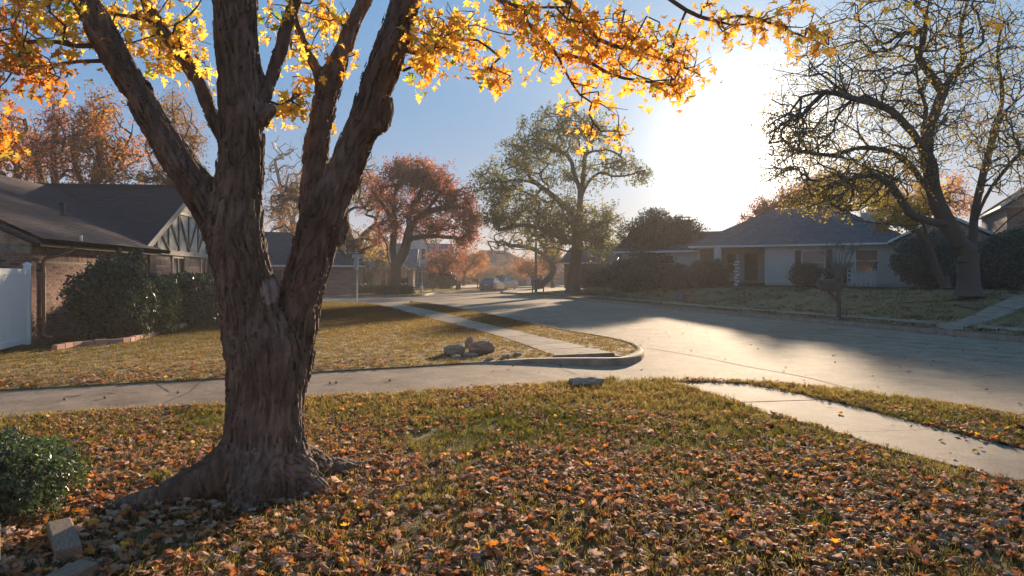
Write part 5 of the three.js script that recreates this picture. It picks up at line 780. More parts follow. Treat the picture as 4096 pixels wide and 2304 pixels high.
{ // sprigs that stand out of the loose shrub
  const o = scene.children.at(-1), r = rng(6), list = [], st = []; for (const [x, y, z] of [[-0.75, 1.5, 0.5], [-0.35, 2.1, 0.2], [0.1, 2.25, 0.1], [0.35, 2.0, 0.3], [-0.95, 1.25, 0.7], [0.55, 1.75, 0.4], [-0.55, 1.85, 0.3]]) { const a = V(x * 0.5, y * 0.7, z * 0.5), b = V(x, y, z); st.push(tubeOf([a, a.clone().lerp(b, 0.5).add(V(0, 0.05, 0)), b], 0.008, 4, 5)); for (let i = 0; i < 9; i++) list.push({ p: a.clone().lerp(b, 0.3 + 0.75 * i / 9).add(V(rr(-0.05, 0.05, r), rr(-0.05, 0.05, r), rr(-0.05, 0.05, r))), q: randQ(r), s: rr(0.5, 0.8, r), c: pickColor(C.hedge, r) }); } part('stems', merge(st), M.farBark, o); scatter('foliage', clumpM, M.gloss, list, o);
}
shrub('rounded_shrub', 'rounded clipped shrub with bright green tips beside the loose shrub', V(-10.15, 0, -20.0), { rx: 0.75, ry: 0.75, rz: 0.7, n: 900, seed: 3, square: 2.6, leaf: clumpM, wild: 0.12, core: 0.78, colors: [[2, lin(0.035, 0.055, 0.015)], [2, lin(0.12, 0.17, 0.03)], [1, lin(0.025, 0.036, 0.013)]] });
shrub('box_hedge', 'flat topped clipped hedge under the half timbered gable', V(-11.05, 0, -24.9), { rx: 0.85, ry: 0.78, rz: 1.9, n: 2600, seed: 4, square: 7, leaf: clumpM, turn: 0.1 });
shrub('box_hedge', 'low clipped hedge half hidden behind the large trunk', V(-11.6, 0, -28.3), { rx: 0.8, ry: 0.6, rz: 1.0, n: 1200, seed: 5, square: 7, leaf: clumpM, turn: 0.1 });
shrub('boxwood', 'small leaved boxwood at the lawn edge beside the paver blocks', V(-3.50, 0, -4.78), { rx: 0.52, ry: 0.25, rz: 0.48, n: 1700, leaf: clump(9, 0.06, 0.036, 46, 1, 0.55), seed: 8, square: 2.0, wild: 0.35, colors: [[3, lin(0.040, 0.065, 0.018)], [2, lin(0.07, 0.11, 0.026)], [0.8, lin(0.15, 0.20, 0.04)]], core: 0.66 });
// beyond the side street
shrub('low_hedge', 'long low clipped hedge round the foot of the dark trunked oak', V(-15.6, 0, -67.2), { rx: 3.2, ry: 0.35, rz: 0.6, n: 900, seed: 11, square: 6, leaf: clumpL, turn: 0.05 });
shrub('low_hedge', 'short clipped hedge round the foot of the rust red oak', V(-10.6, 0, -64.6), { rx: 1.7, ry: 0.33, rz: 0.6, n: 600, seed: 12, square: 5, leaf: clumpL });
shrub('round_shrub', 'dark cloud clipped shrub beside the pale pink brick house', V(-17.3, 0, -62), { rx: 0.9, ry: 0.75, rz: 0.8, n: 420, seed: 13, leaf: clumpL });
shrub('round_shrub', 'dark upper ball of the cloud clipped shrub beside the pale pink brick house', V(-17.1, 0, -62.4), { rx: 0.7, ry: 0.5, rz: 0.6, n: 300, seed: 14, leaf: clumpL, lift: 1.5 });
shrub('porch_shrub', 'dark shrub by the porch of the white dormer house', V(-8.6, 0, -93), { rx: 1.5, ry: 1.1, rz: 1, n: 500, seed: 15, leaf: clumpL });
// right-hand yard
const yp = (x, D) => V(x, yardY(x, -D), -D);
const big = clump(12, 0.30, 0.17, 48);
shrub('evergreen_tree', 'tall dark evergreen bush left of the chimney across the street', yp(12.6, 62), { rx: 3.0, ry: 3.0, rz: 2.6, n: 2200, seed: 21, leaf: big, colors: C.ever, wild: 0.55, size: 1.1 }).userData.category = 'tree';
shrub('spindly_shrub', 'spindly pale sprigged shrub leaning right of the dark evergreen', yp(15.0, 61), { rx: 1.5, ry: 2.7, rz: 1.4, n: 500, seed: 22, leaf: big, colors: C.ever, wild: 0.5, core: 0.5 });
shrub('wide_shrub', 'wide dark shrub mass below the tall evergreen', yp(10.6, 60), { rx: 3.4, ry: 1.25, rz: 1.6, n: 1300, seed: 23, leaf: big, colors: C.ever });
shrub('wide_shrub', 'dark shrub between the shaded house and the tall evergreen', yp(9.0, 72), { rx: 3.2, ry: 1.1, rz: 1.5, n: 900, seed: 24, leaf: big, colors: C.ever });
shrub('round_shrub', 'round clipped shrub left of the dark porch of the white brick house', yp(14.9, 54.5), { rx: 1.5, ry: 1.05, rz: 1.2, n: 800, seed: 25, leaf: clumpL, colors: C.ever });
shrub('round_shrub', 'smaller clipped shrub nearest the porch pillar of the white brick house', yp(12.9, 55.5), { rx: 1.3, ry: 0.9, rz: 1.1, n: 600, seed: 26, leaf: clumpL, colors: C.ever });
shrub('tall_shrub', 'big rounded shrub covering the right end of the white brick house', yp(26.4, 44.5), { rx: 2.6, ry: 1.65, rz: 1.8, n: 1800, seed: 27, leaf: big, colors: [[3, lin(0.05, 0.045, 0.022)], [1, lin(0.08, 0.06, 0.025)]], wild: 0.12 });
shrub('tall_shrub', 'dark shrub between the rounded shrub and the shade tree', yp(26.4, 39.5), { rx: 2.0, ry: 1.0, rz: 1.4, n: 1000, seed: 28, leaf: big, colors: C.ever });
shrub('tall_shrub', 'dense dark shrub behind the shade tree at the tall brick house', yp(27.5, 38.0), { rx: 2.6, ry: 1.6, rz: 1.6, n: 1500, seed: 29, leaf: big, colors: C.ever, wild: 0.15 });
shrub('window_plant', 'leafy green plant under the wide window of the white brick house', yp(20.8, 51.2), { rx: 0.9, ry: 0.75, rz: 0.6, n: 220, seed: 30, leaf: big, wild: 0.4, core: 0.4 });
shrub('window_plant', 'second leafy plant between window and bare crape myrtle', yp(22.6, 50.2), { rx: 0.7, ry: 0.75, rz: 0.6, n: 160, seed: 31, leaf: big, wild: 0.4, core: 0.4 });
{ // bare vase-shaped crape myrtle
  const b = yp(22.1, 48.6), o = thing('crape_myrtle', 'bare vase shaped crape myrtle in front of the white brick house', 'tree', b), r = rng(4), T = []; for (let k = 0; k < 11; k++) { const a = k / 11 * 6.28, q = 0.5 + 0.5 * r(); const g = grow({ limbs: [[V(Math.cos(a) * 0.12, -0.1, Math.sin(a) * 0.12), V(Math.cos(a) * 0.35 * q, 1.0, Math.sin(a) * 0.35 * q), V(Math.cos(a) * 0.9 * q, 2.2, Math.sin(a) * 0.9 * q)]], targets: [...Array(9)].map(() => V(Math.cos(a) * rr(0.5, 1.5, r), rr(2.2, 3.3, r), Math.sin(a) * rr(0.5, 1.5, r))), step: 0.3, tip: 0.008, rootR: 0.045, r }); T.push(g.geo); } part('stems', merge(T), M.greyBark, o);
}
// ---------------------------------------------------------------- street furniture and small things
function textFace(w, h, W, H, bg, draw) { const c = document.createElement('canvas'); c.width = W; c.height = H; const x = c.getContext('2d'); x.fillStyle = bg; x.fillRect(0, 0, W, H); draw(x); const t = new THREE.CanvasTexture(c); t.colorSpace = THREE.SRGBColorSpace; return t; }
{
  const S = thing('street_sign', 'brown street name blades above an edge on stop sign on a corner pole', 'sign', W2(-9.27, 43));
  part('pole', cyl(0.03, 0.03, 3.0, 0, -0.1, 0), M.galvanized, S);
  const t = textFace(1, 0.22, 512, 112, '#5a1a14', (x) => { x.fillStyle = '#e9dcd6'; x.font = '84px sans-serif'; x.save(); x.scale(0.78, 1); x.fillText('River Oaks', 12, 84); x.restore(); x.font = '30px sans-serif'; x.fillText('3300', 424, 40); x.fillText('DR', 438, 88); });
  const blade = part('name_blade', rbox(1.02, 0.22, 0.012, 0.005, 0, 3.02, 0), std(lin(0.13, 0.022, 0.016), 0.5), S); blade.rotation.y = 0.15;
  const face = part('lettering', new THREE.PlaneGeometry(1.0, 0.2).translate(0, 3.02, 0.011), std(lin(1, 1, 1), 0.5, { map: t }), blade);
  const blade2 = part('name_blade', rbox(0.92, 0.2, 0.012, 0.005, 0, 2.80, 0), std(lin(0.40, 0.36, 0.34), 0.5), S); blade2.rotation.y = 1.15;
  part('bracket', merge([box(0.08, 0.05, 0.08, 0, 2.9, 0), cyl(0.035, 0.03, 0.05, 0, 3.1, 0)]), M.galvanized, S);
  const oct = new THREE.CylinderGeometry(0.4, 0.4, 0.006, 8).rotateY(Math.PI / 8).rotateX(Math.PI / 2).translate(0, 2.33, 0.03); const st = part('stop_sign', oct, std(lin(0.45, 0.45, 0.46), 0.5, { metalness: 0.5 }), S); st.rotation.y = 1.38 + Math.PI;
  part('sign_face', new THREE.CylinderGeometry(0.385, 0.385, 0.004, 8).rotateY(Math.PI / 8).rotateX(Math.PI / 2).translate(0, 2.33, 0.036), std(lin(0.5, 0.02, 0.02), 0.5), st);
}
{
  const L = thing('lamp_post', 'tall grey wooden utility lamp post rising into the big green tree', 'lamp post', V(2.36, 0, -71));
  part('pole', cyl(0.15, 0.10, 7.4, 0, -0.1, 0), std(lin(0.20, 0.22, 0.23), 0.9), L);
  part('lamp_arm', tubeOf([V(0, 6.9, 0), V(-0.5, 7.2, 0.1), V(-1.3, 7.25, 0.2)], 0.035, 6, 10), M.galvanized, L);
  part('lamp_head', rbox(0.55, 0.13, 0.22, 0.05, -1.5, 7.2, 0.22), M.galvanized, L);
  const B = thing('mailbox_stand', 'grey cluster of letterboxes on two wooden posts beside the lamp post', 'mailbox', V(2.62, 0, -70.3));
  for (const x of [-0.62, 0.45]) part('post', rbox(0.12, 1.3, 0.12, 0.01, x, 0.6, 0), M.greyBark, B);
  part('board', rbox(1.3, 0.09, 0.4, 0.01, -0.1, 1.15, 0), M.greyBark, B);
  for (const x of [-0.45, 0.15]) part('letterbox', rbox(0.28, 0.46, 0.4, 0.06, x, 1.42, 0), std(lin(0.25, 0.28, 0.31), 0.6), B);
}
function postBox(label, p, turn, s, boxMat, postMat, brace = true) {
  const o = thing('mailbox', label, 'mailbox', p, turn); o.scale.setScalar(s);
  part('post', rbox(0.1, 1.42, 0.1, 0.008, 0, 0.66, 0), postMat, o); part('arm', rbox(0.62, 0.06, 0.1, 0.008, -0.3, 0.92, 0), postMat, o);
  if (brace) part('brace', bar(V(-0.38, 0.9, 0), V(0, 0.52, 0), 0.06, 0.08), postMat, o);
  const sh = new THREE.Shape(); sh.moveTo(-0.12, 0); sh.lineTo(0.12, 0); sh.lineTo(0.12, 0.17); sh.absarc(0, 0.17, 0.12, 0, Math.PI); sh.lineTo(-0.12, 0); const g = new THREE.ExtrudeGeometry(sh, { depth: 0.6, bevelEnabled: true, bevelSize: 0.008, bevelThickness: 0.008, bevelSegments: 1 }).rotateY(Math.PI / 2).translate(-0.66, 0.955, 0);
  const b = part('letterbox', g, boxMat, o); part('flag', merge([box(0.02, 0.2, 0.01, -0.2, 1.16, 0.14), box(0.1, 0.05, 0.01, -0.16, 1.25, 0.14)]), std(lin(0.06, 0.02, 0.02), 0.5), b); part('door', rbox(0.01, 0.24, 0.2, 0.004, -0.675, 1.09, 0), boxMat, b);
  return o;
}
const blackPaint = std(lin(0.02, 0.02, 0.022), 0.45);
postBox('dark metal letterbox on a braced wooden post at the shaded kerb', V(12.28, 0.0, -27.05), 0.1, 1.18, blackPaint, std(lin(0.07, 0.05, 0.04), 0.9));
postBox('black letterbox on a post beside the rust red oak', W2(-9.3, 64.2), 0.2, 1.15, blackPaint, blackPaint);
postBox('small letterbox on a slim post in front of the white dormer house', W2(-8.7, 79), 0.2, 0.9, std(lin(0.10, 0.10, 0.11), 0.5), M.greyBark, false);
postBox('dark letterbox on a post close to the parked cars', W2(-4.35, 91), 0.3, 1.0, std(lin(0.04, 0.05, 0.04), 0.5), blackPaint, false);
{ const o = thing('letterbox_pillar', 'red brick letterbox pillar with pale cap by the distant kerb', 'pillar', W2(-6.35, 85), 0.25); part('mortar_core', box(0.5, 1.0, 0.5, 0, 0.48, 0), M.mortar, o); const u = box(0.2, 0.067, 0.03); for (let r0 = 0; r0 < 12; r0++) for (let s = 0; s < 4; s++) for (let k = 0; k < 2; k++) { const m = part('brick', u, M.brick[(r0 + s + k) % 3], o); const a = s * Math.PI / 2; m.rotation.y = a; const off = (k - 0.5) * 0.25 + (r0 % 2 ? 0.03 : -0.03); m.position.set(Math.sin(a) * 0.256 + Math.cos(a) * off, 0.05 + r0 * 0.077, Math.cos(a) * 0.256 - Math.sin(a) * off); } part('cap', rbox(0.62, 0.07, 0.62, 0.02, 0, 1.0, 0), M.kerb, o); part('letterbox_door', box(0.24, 0.2, 0.03, 0, 0.75, 0.27), M.galvanized, o); }
{ const o = thing('fire_hydrant', 'pale grey fire hydrant on the far lawn', 'hydrant', W2(-9.0, 71.5)); const m = std(lin(0.55, 0.56, 0.58), 0.5); part('barrel', merge([cyl(0.17, 0.17, 0.06, 0, 0, 0), cyl(0.11, 0.11, 0.5, 0, 0.05, 0), cyl(0.15, 0.15, 0.04, 0, 0.5, 0)]), m, o); part('bonnet', merge([new THREE.SphereGeometry(0.13, 12, 8, 0, 6.3, 0, 1.57).translate(0, 0.54, 0), cyl(0.03, 0.03, 0.07, 0, 0.66, 0, 6)]), m, o); for (const a of [0, 1.57, 3.14]) part('outlet', new THREE.CylinderGeometry(0.055, 0.055, 0.14, 8).rotateZ(1.57).translate(0.14, 0.4, 0).rotateY(a), m, o); }

// ---- cars seen from behind
function car(label, p, turn, color, suv = 0) {
  const o = thing(suv ? 'parked_suv' : 'parked_car', label, 'car', p, turn, 'cars parked round the bend'), paint = phy(color, 0.38, { metalness: 0.35, clearcoat: 1, clearcoatRoughness: 0.08 });
  const H = suv ? 0.28 : 0, prof = [[-2.2, 0.32], [-2.22, 0.62], [-2.1, 0.93 + H * 0.5], [-1.45, 1.0 + H * 0.5], [1.0, 0.98 + H * 0.4], [2.0, 0.82 + H * 0.5], [2.22, 0.62], [2.2, 0.30], [1.75, 0.24], [-1.75, 0.24]];
  const sh = new THREE.Shape(prof.map(([x, y]) => new THREE.Vector2(x, y))), g = new THREE.ExtrudeGeometry(sh, { depth: 1.56, bevelEnabled: true, bevelSize: 0.09, bevelThickness: 0.11, bevelSegments: 3, curveSegments: 2 }).translate(0, 0, -0.78).rotateY(Math.PI / 2);
  part('body', g, paint, o);                                         // +z is the tail
  const y0 = 0.98 + H * 0.45, y1 = 1.46 + H, cab = (zr0, zr1, zf1, zf0, w0, w1) => { const a = [[-w0, y0, zr0], [w0, y0, zr0], [w0, y0, zf0], [-w0, y0, zf0]].map((q) => V(...q)), b = [[-w1, y1, zr1], [w1, y1, zr1], [w1, y1, zf1], [-w1, y1, zf1]].map((q) => V(...q)); return polys([[a[0], a[1], b[1], b[0]], [a[1], a[2], b[2], b[1]], [a[2], a[3], b[3], b[2]], [a[3], a[0], b[0], b[3]], [b[0], b[1], b[2], b[3]]]); };
  const zr0 = suv ? 2.12 : 1.95, zr1 = suv ? 1.8 : 1.15;
  part('cabin', cab(zr0, zr1, -0.35, -1.15, 0.80, 0.60), M.glass, o);
  part('roof', rbox(1.26, 0.06, zr1 + 0.42, 0.028, 0, y1 + 0.005, (zr1 - 0.35) / 2), paint, o);
  for (const s of [-1, 1]) { part('pillar', bar(V(s * 0.80, y0 - 0.02, zr0), V(s * 0.61, y1, zr1), 0.09, 0.09), paint, o); part('pillar', bar(V(s * 0.80, y0 - 0.02, -1.15), V(s * 0.61, y1, -0.35), 0.07, 0.07), paint, o); part('pillar', bar(V(s * 0.805, y0 - 0.02, 0.3), V(s * 0.605, y1, 0.35), 0.05, 0.05), paint, o); }
  for (const s of [-1, 1]) { part('tail_light', rbox(0.34, 0.17, 0.1, 0.03, s * 0.66, 0.84 + H * 0.3, 2.22), phy(lin(0.35, 0.015, 0.012), 0.15, { clearcoat: 1 }), o); part('wing_mirror', rbox(0.18, 0.12, 0.1, 0.04, s * 0.98, 1.05 + H * 0.5, -0.75), paint, o); }
  part('bumper', rbox(1.72, 0.28, 0.16, 0.06, 0, 0.48, 2.24), paint, o); part('number_plate', rbox(0.32, 0.15, 0.02, 0.005, 0, 0.72, 2.33), M.whitePaint, o); part('exhaust', new THREE.CylinderGeometry(0.03, 0.03, 0.12, 8).rotateX(1.57).translate(0.5, 0.29, 2.26), M.galvanized, o);
  const tyre = new THREE.TorusGeometry(0.24, 0.095, 8, 18).rotateY(1.57), rim = new THREE.CylinderGeometry(0.19, 0.19, 0.14, 12).rotateZ(1.57);
  for (const [x, z] of [[-0.8, 1.35], [0.8, 1.35], [-0.8, -1.35], [0.8, -1.35]]) { const w = part('wheel', tyre, M.dark, o); w.position.set(x, 0.335, z); part('rim', rim, M.galvanized, w); }
  return o;
}
car('slate blue saloon car driving away beside the grassy corner', V(-2.4, ROAD_Y, -86.5), -0.28, lin(0.09, 0.10, 0.13));
car('dark silver saloon car ahead of the slate blue car', V(-0.95, ROAD_Y, -95), -0.42, lin(0.13, 0.14, 0.16));
car('dark tall car with pale roof rack beyond the other two cars', V(-1.0, 0, -113), -0.5, lin(0.10, 0.11, 0.12), 1);

// ---- rocks
function rock(name, label, p, w, h, d, turn, seed, flat = 1) {
  const g = new THREE.IcosahedronGeometry(1, 7), q = g.attributes.position; for (let i = 0; i < q.count; i++) { const v = V().fromBufferAttribute(q, i).normalize(); const f = Math.pow(Math.pow(Math.abs(v.x), 2.8) + Math.pow(Math.abs(v.y), 3.4) + Math.pow(Math.abs(v.z), 2.8), -1 / 3); const k = f * (1 + 0.22 * nz(v.x * 1.4 + seed, v.y * 1.4, v.z * 1.4) + 0.09 * nz(v.x * 4 + seed, v.y * 6, v.z * 4) + 0.03 * nz(v.x * 13, v.y * 18 + seed, v.z * 13)); q.setXYZ(i, v.x * k * w / 2, v.y * k * h * 0.62 + h * 0.32 + (v.x * 0.12 * h), v.z * k * d / 2); }
  g.computeVertexNormals(); const m = mesh(name, g, M.rock, label, 'rock'); m.position.copy(p); m.rotation.y = turn; return m;
}
const gp = (px, py) => gnd(px, py, 0);
rock('flat_rock', 'weathered brown flat topped rock at the lawn corner by the driveway', gp(2345, 1543), 0.50, 0.135, 0.36, 0.2, 3);
rock('boulder', 'pale sloping boulder left in the rock group beyond the driveway', gp(1818, 1417), 0.42, 0.21, 0.32, 0.3, 11);
rock('boulder', 'largest rounded boulder in the rock group beyond the driveway', gp(1925, 1409), 0.52, 0.25, 0.36, -0.3, 17);
rock('stone', 'small upright stone behind the boulders beyond the driveway', gp(1876, 1390), 0.18, 0.24, 0.14, 0.5, 23);
rock('flat_stone', 'flat stone in front of the boulders beyond the driveway', gp(1880, 1427), 0.30, 0.08, 0.22, 0.1, 29);
rock('flat_stone', 'flat half buried stone left of the boulders by the driveway edge', gp(1824, 1434), 0.22, 0.07, 0.18, 0.8, 31);
rock('flat_stone', 'flat stone in the grass right of the boulders by the driveway edge', gp(2023, 1434), 0.17, 0.07, 0.14, 0.4, 37);
rock('flat_stone', 'pale flat stone nearest the pavement end', gp(2070, 1423), 0.2, 0.07, 0.16, 1.4, 41);
rock('flat_stone', 'small flat stone tucked at the driveway edge before the boulders', gp(1960, 1440), 0.14, 0.05, 0.12, 0.2, 43);

// ---- paver blocks, stake, garden edging
const paver = std(lin(0.36, 0.245, 0.165), 0.95, { map: rep(texMottle, 2), bumpMap: rep(texGrain, 3), bumpScale: 0.003 }); paver.color.multiplyScalar(2.2);
{ const g = rbox(0.13, 0.09, 0.5, 0.012, 0, 0.05, 0); const a = mesh('paver_block', g, paver, 'tan concrete edging block tilted beside the boxwood', 'block'); a.position.set(-2.61, 0.012, -4.2); a.rotation.set(0.05, 0.66, 0.06, 'YXZ'); const b = mesh('paver_block', g, paver, 'tan concrete edging block lying lower and deeper in leaves', 'block'); b.position.set(-2.33, -0.02, -3.62); b.rotation.set(0.02, -0.25, -0.03, 'YXZ'); }
{ const o = thing('garden_stake', 'grey garden stake light standing by the boxwood', 'stake', V(-2.80, 0, -3.92)); part('pole', cyl(0.011, 0.011, 0.24, 0, -0.02, 0, 10), M.galvanized, o); part('cap', cyl(0.016, 0.014, 0.035, 0, 0.215, 0, 10), blackPaint, o); }
{
  const o = thing('garden_edging', 'curved row of reddish edging bricks between the hedge bed and the lawn', 'edging'), c = new THREE.CatmullRomCurve3([gp(215, 1402), gp(330, 1385), gp(480, 1373), gp(545, 1361), gp(640, 1335), gp(720, 1311), gp(790, 1287), gp(870, 1264), gp(960, 1250)]), n = Math.floor(c.getLength() / 0.3), u = rbox(0.12, 0.14, 0.285, 0.012, 0, 0.05, 0), em = [lin(0.36, 0.19, 0.14), lin(0.42, 0.23, 0.17), lin(0.33, 0.19, 0.15)].map((k) => std(k, 0.95));
  for (let i = 0; i < n; i++) { const p = c.getPointAt((i + 0.5) / n), t = c.getTangentAt((i + 0.5) / n), m = part('edging_brick', u, em[i % 3], o); m.position.copy(p); m.rotation.y = Math.atan2(t.x, t.z) + rr(-0.02, 0.02); m.position.y = rr(-0.01, 0.01); }
}
// ---- things in the shaded yard
{
  const o = thing('block_screen', 'white pierced block garden screen with urns by the crape myrtle', 'screen', yp(23.6, 48.6), -0.4);
  for (let i = 0; i < 6; i++) for (let j = 0; j < 4; j++) { if (i > 0 && i < 5 && j === 3) continue; const b = part('block', merge([box(0.28, 0.06, 0.18, 0, 0.12, 0), box(0.28, 0.06, 0.18, 0, -0.12, 0), box(0.06, 0.19, 0.18, 0.11, 0, 0), box(0.06, 0.19, 0.18, -0.11, 0, 0)]), whiteBrick[(i + j) % 3], o); b.position.set(-0.75 + i * 0.29, 0.15 + j * 0.31, 0); }
  const urn = new THREE.LatheGeometry([[0.001, 0], [0.14, 0], [0.12, 0.06], [0.16, 0.12], [0.28, 0.34], [0.34, 0.42], [0.30, 0.43], [0.001, 0.36]].map(([x, y]) => new THREE.Vector2(x, y)), 16);
  for (const x of [-0.75, 0.7]) { const m = part('urn', urn, std(lin(0.30, 0.24, 0.19), 0.9), o); m.position.set(x, 1.24, 0); }
}
{
  const o = thing('tiered_planter', 'tall stack of small white pots on a slim stand by the dark porch', 'planter', yp(16.55, 53.4)); part('stand', cyl(0.03, 0.03, 1.95, 0.16, 0, 0, 6), M.darkWood, o); for (let k = 0; k < 8; k++) part('pot', box(0.26, 0.14, 0.22, (k % 2) * 0.1, 0.14 + k * 0.24, 0.12), M.whitePaint, o);
}
{ const o = yp(10.55, 45.5); const a = mesh('storage_crate', rbox(0.42, 0.36, 0.4, 0.03, 0, 0.17, 0), std(lin(0.06, 0.08, 0.16), 0.6), 'small dark blue crate on the shaded lawn', 'crate'); a.position.copy(o); const b = mesh('storage_crate', rbox(0.4, 0.42, 0.4, 0.03, 0, 0.2, 0), std(lin(0.22, 0.04, 0.04), 0.6), 'small dark red crate beside the blue crate on the shaded lawn', 'crate'); b.position.set(o.x + 0.46, o.y, o.z - 0.05); }
console.log('objects done');
// ---------------------------------------------------------------- grass
function tuft(n, h, w, spread, seed, lean = 0.5) {
  const r = rng(seed), pos = [], nor = [];
  for (let i = 0; i < n; i++) {
    const a = r() * 6.283, d = Math.sqrt(r()) * spread, b = V(Math.cos(a) * d, -0.004, Math.sin(a) * d), t = r() * 6.283, l = lean * (0.3 + r()), L = h * (0.55 + 0.6 * r()), s = V(Math.cos(t + 1.57), 0, Math.sin(t + 1.57)).multiplyScalar(w * 0.5), dir = V(Math.cos(t) * l, 1, Math.sin(t) * l).normalize(), m = b.clone().addScaledVector(dir, L * 0.55), dir2 = V(Math.cos(t) * l * 2.2, 0.8, Math.sin(t) * l * 2.2).normalize(), e = m.clone().addScaledVector(dir2, L * 0.5);
    const q = [b.clone().add(s), b.clone().sub(s), m.clone().addScaledVector(s, 0.8), m.clone().addScaledVector(s, -0.8), e], nn = s.clone().cross(dir).normalize();
    for (const [x, y, z] of [[0, 1, 2], [1, 3, 2], [2, 3, 4]]) for (const k of [x, y, z]) { pos.push(q[k].x, q[k].y, q[k].z); nor.push(nn.x, nn.y, nn.z); }
  }
  const g = new THREE.BufferGeometry(); g.setAttribute('position', new THREE.Float32BufferAttribute(pos, 3)); g.setAttribute('normal', new THREE.Float32BufferAttribute(nor, 3)); return g;
}
const walkPoly = [...walkL, ...walkR.slice().reverse()], farWalkPoly = [...farWalkL, ...farWalkR.slice().reverse()];
const inView = (x, D, m = 1.0) => D > 2.4 && Math.abs(x) < D * 0.735 + m;
const yawQ = (r) => new THREE.Quaternion().setFromEuler(new THREE.Euler(rr(-0.12, 0.12, r), r() * 6.28, rr(-0.12, 0.12, r), 'YXZ'));
const roots = [[-1.86, -5.4, 0.42], [-2.25, -5.2, 0.16], [-2.5, -5.08, 0.1], [-2.75, -4.97, 0.06], [-1.84, -5.02, 0.14], [-1.5, -5.72, 0.1], [-1.5, -5.34, 0.1]];
const onRoot = (x, z) => roots.some(([a, b, c]) => Math.hypot(x - a, z - b) < c);
const grassMix = (dry, r) => { const k = Math.min(1, Math.max(0, dry + rr(-0.3, 0.3, r))), m = rr(0.75, 1.25, r); return lin(lerp(0.19, 0.64, k) * m, lerp(0.22, 0.45, k) * m, lerp(0.035, 0.155, k) * m); };
function lawnGrass(label, region, count, bounds, geo, dryOf, size, keep, seed, Y = () => 0) {
  const r = rng(seed), list = []; for (let i = 0; i < count; i++) { const x = rr(bounds[0], bounds[1], r), D = rr(bounds[2], bounds[3], r); if (!inView(x, D) || !region(x, -D) || (keep && !keep(x, -D, r))) continue; const s = size(x, D) * rr(0.7, 1.3, r); list.push({ p: V(x, Y(x, -D), -D), q: yawQ(r), s: V(s, s * rr(0.7, 1.25, r), s), c: grassMix(dryOf(x, -D), r) }); }
  const m = scatter(numbered('grass'), geo, M.grass, list, scene); tag(m, label, 'grass', null, 'stuff'); return list.length;
}
const tuftN = tuft(12, 0.058, 0.0045, 0.05, 1, 0.6), tuftF = tuft(14, 0.05, 0.009, 0.11, 2, 0.7), tuftX = tuft(16, 0.08, 0.02, 0.3, 3, 0.6), tuftTall = tuft(9, 0.13, 0.0045, 0.035, 4, 0.35);
let ng = 0;
ng += lawnGrass('short green and straw grass of the leaf covered front lawn', (x, z) => inside(nearLawn, x, z) && !inside(walkPoly, x, z) && !onRoot(x, z), 62000, [-9.5, 7.2, 2.5, 13.2], tuftN, (x, z) => 0.36 + 0.55 * nz(x * 0.55, 3, z * 0.55) + sstep(7, 11.5, -z) * 0.3, (x, D) => lerp(1, 1.4, sstep(5, 10, D)), (x, z, r) => r() < 0.75 + 0.6 * nz(x * 1.1, 8, z * 1.1), 71);
ng += lawnGrass('dry straw grass of the lawn beyond the driveway', (x, z) => inside(leftLawn, x, z) && !inside(farWalkPoly, x, z), 64000, [-16, 3, 8, 44], tuftF, (x, z) => 1.0 - 0.6 * (1 - sstep(0.0, 2.6, -z - (10.9 + (x + 4.3) * 0.46))) + 0.25 * nz(x * 0.35, 6, z * 0.35) - (x < -7.5 ? 0.35 : 0), (x, D) => lerp(0.85, 1.3, sstep(12, 35, D)), null, 72);
ng += lawnGrass('dry golden grass on the verge beside the street', (x, z) => inside(verge, x, z), 42000, [-8, 4, 13, 44], tuftF, () => 1.0, () => 0.95, null, 73);
ng += lawnGrass('tan grass on the rising shaded lawn', (x, z) => { const c = yardCoord(x, z); return c.v > 0.2 && c.v < 16 && !(c.v > 1.45 && c.v < 2.55) && c.t < 0.99; }, 9000, [2, 30, 16, 68], tuftX, () => 0.85, (x, D) => 0.9, null, 74, (x, z) => yardY(x, z));
ng += lawnGrass('sunlit green and tan grass beyond the side street', (x, z) => inside(farLeft, x, z), 5000, [-24, 8, 59, 100], tuftX, (x, z) => 0.5 + 0.3 * nz(x * 0.3, 1, z * 0.3), () => 1.0, null, 75);
{ const r = rng(76), list = []; for (const [px, py, n, s] of [[1012, 2020, 26, 0.07], [1185, 1975, 34, 0.08], [905, 2090, 12, 0.06], [1255, 1940, 10, 0.06], [640, 1935, 12, 0.06], [1060, 2050, 10, 0.05]]) for (let i = 0; i < n; i++) { const g = gnd(px, py); list.push({ p: V(g.x + rr(-s, s, r), 0, g.z + rr(-s, s, r)), q: yawQ(r), s: rr(0.6, 1.15, r), c: grassMix(-0.1, r) }); } const m = scatter(numbered('tall_grass'), tuftTall, M.grass, list, scene); tag(m, 'taller bright green grass tufts at the foot of the large trunk', 'grass', null, 'stuff'); }
console.log('grass', ng);

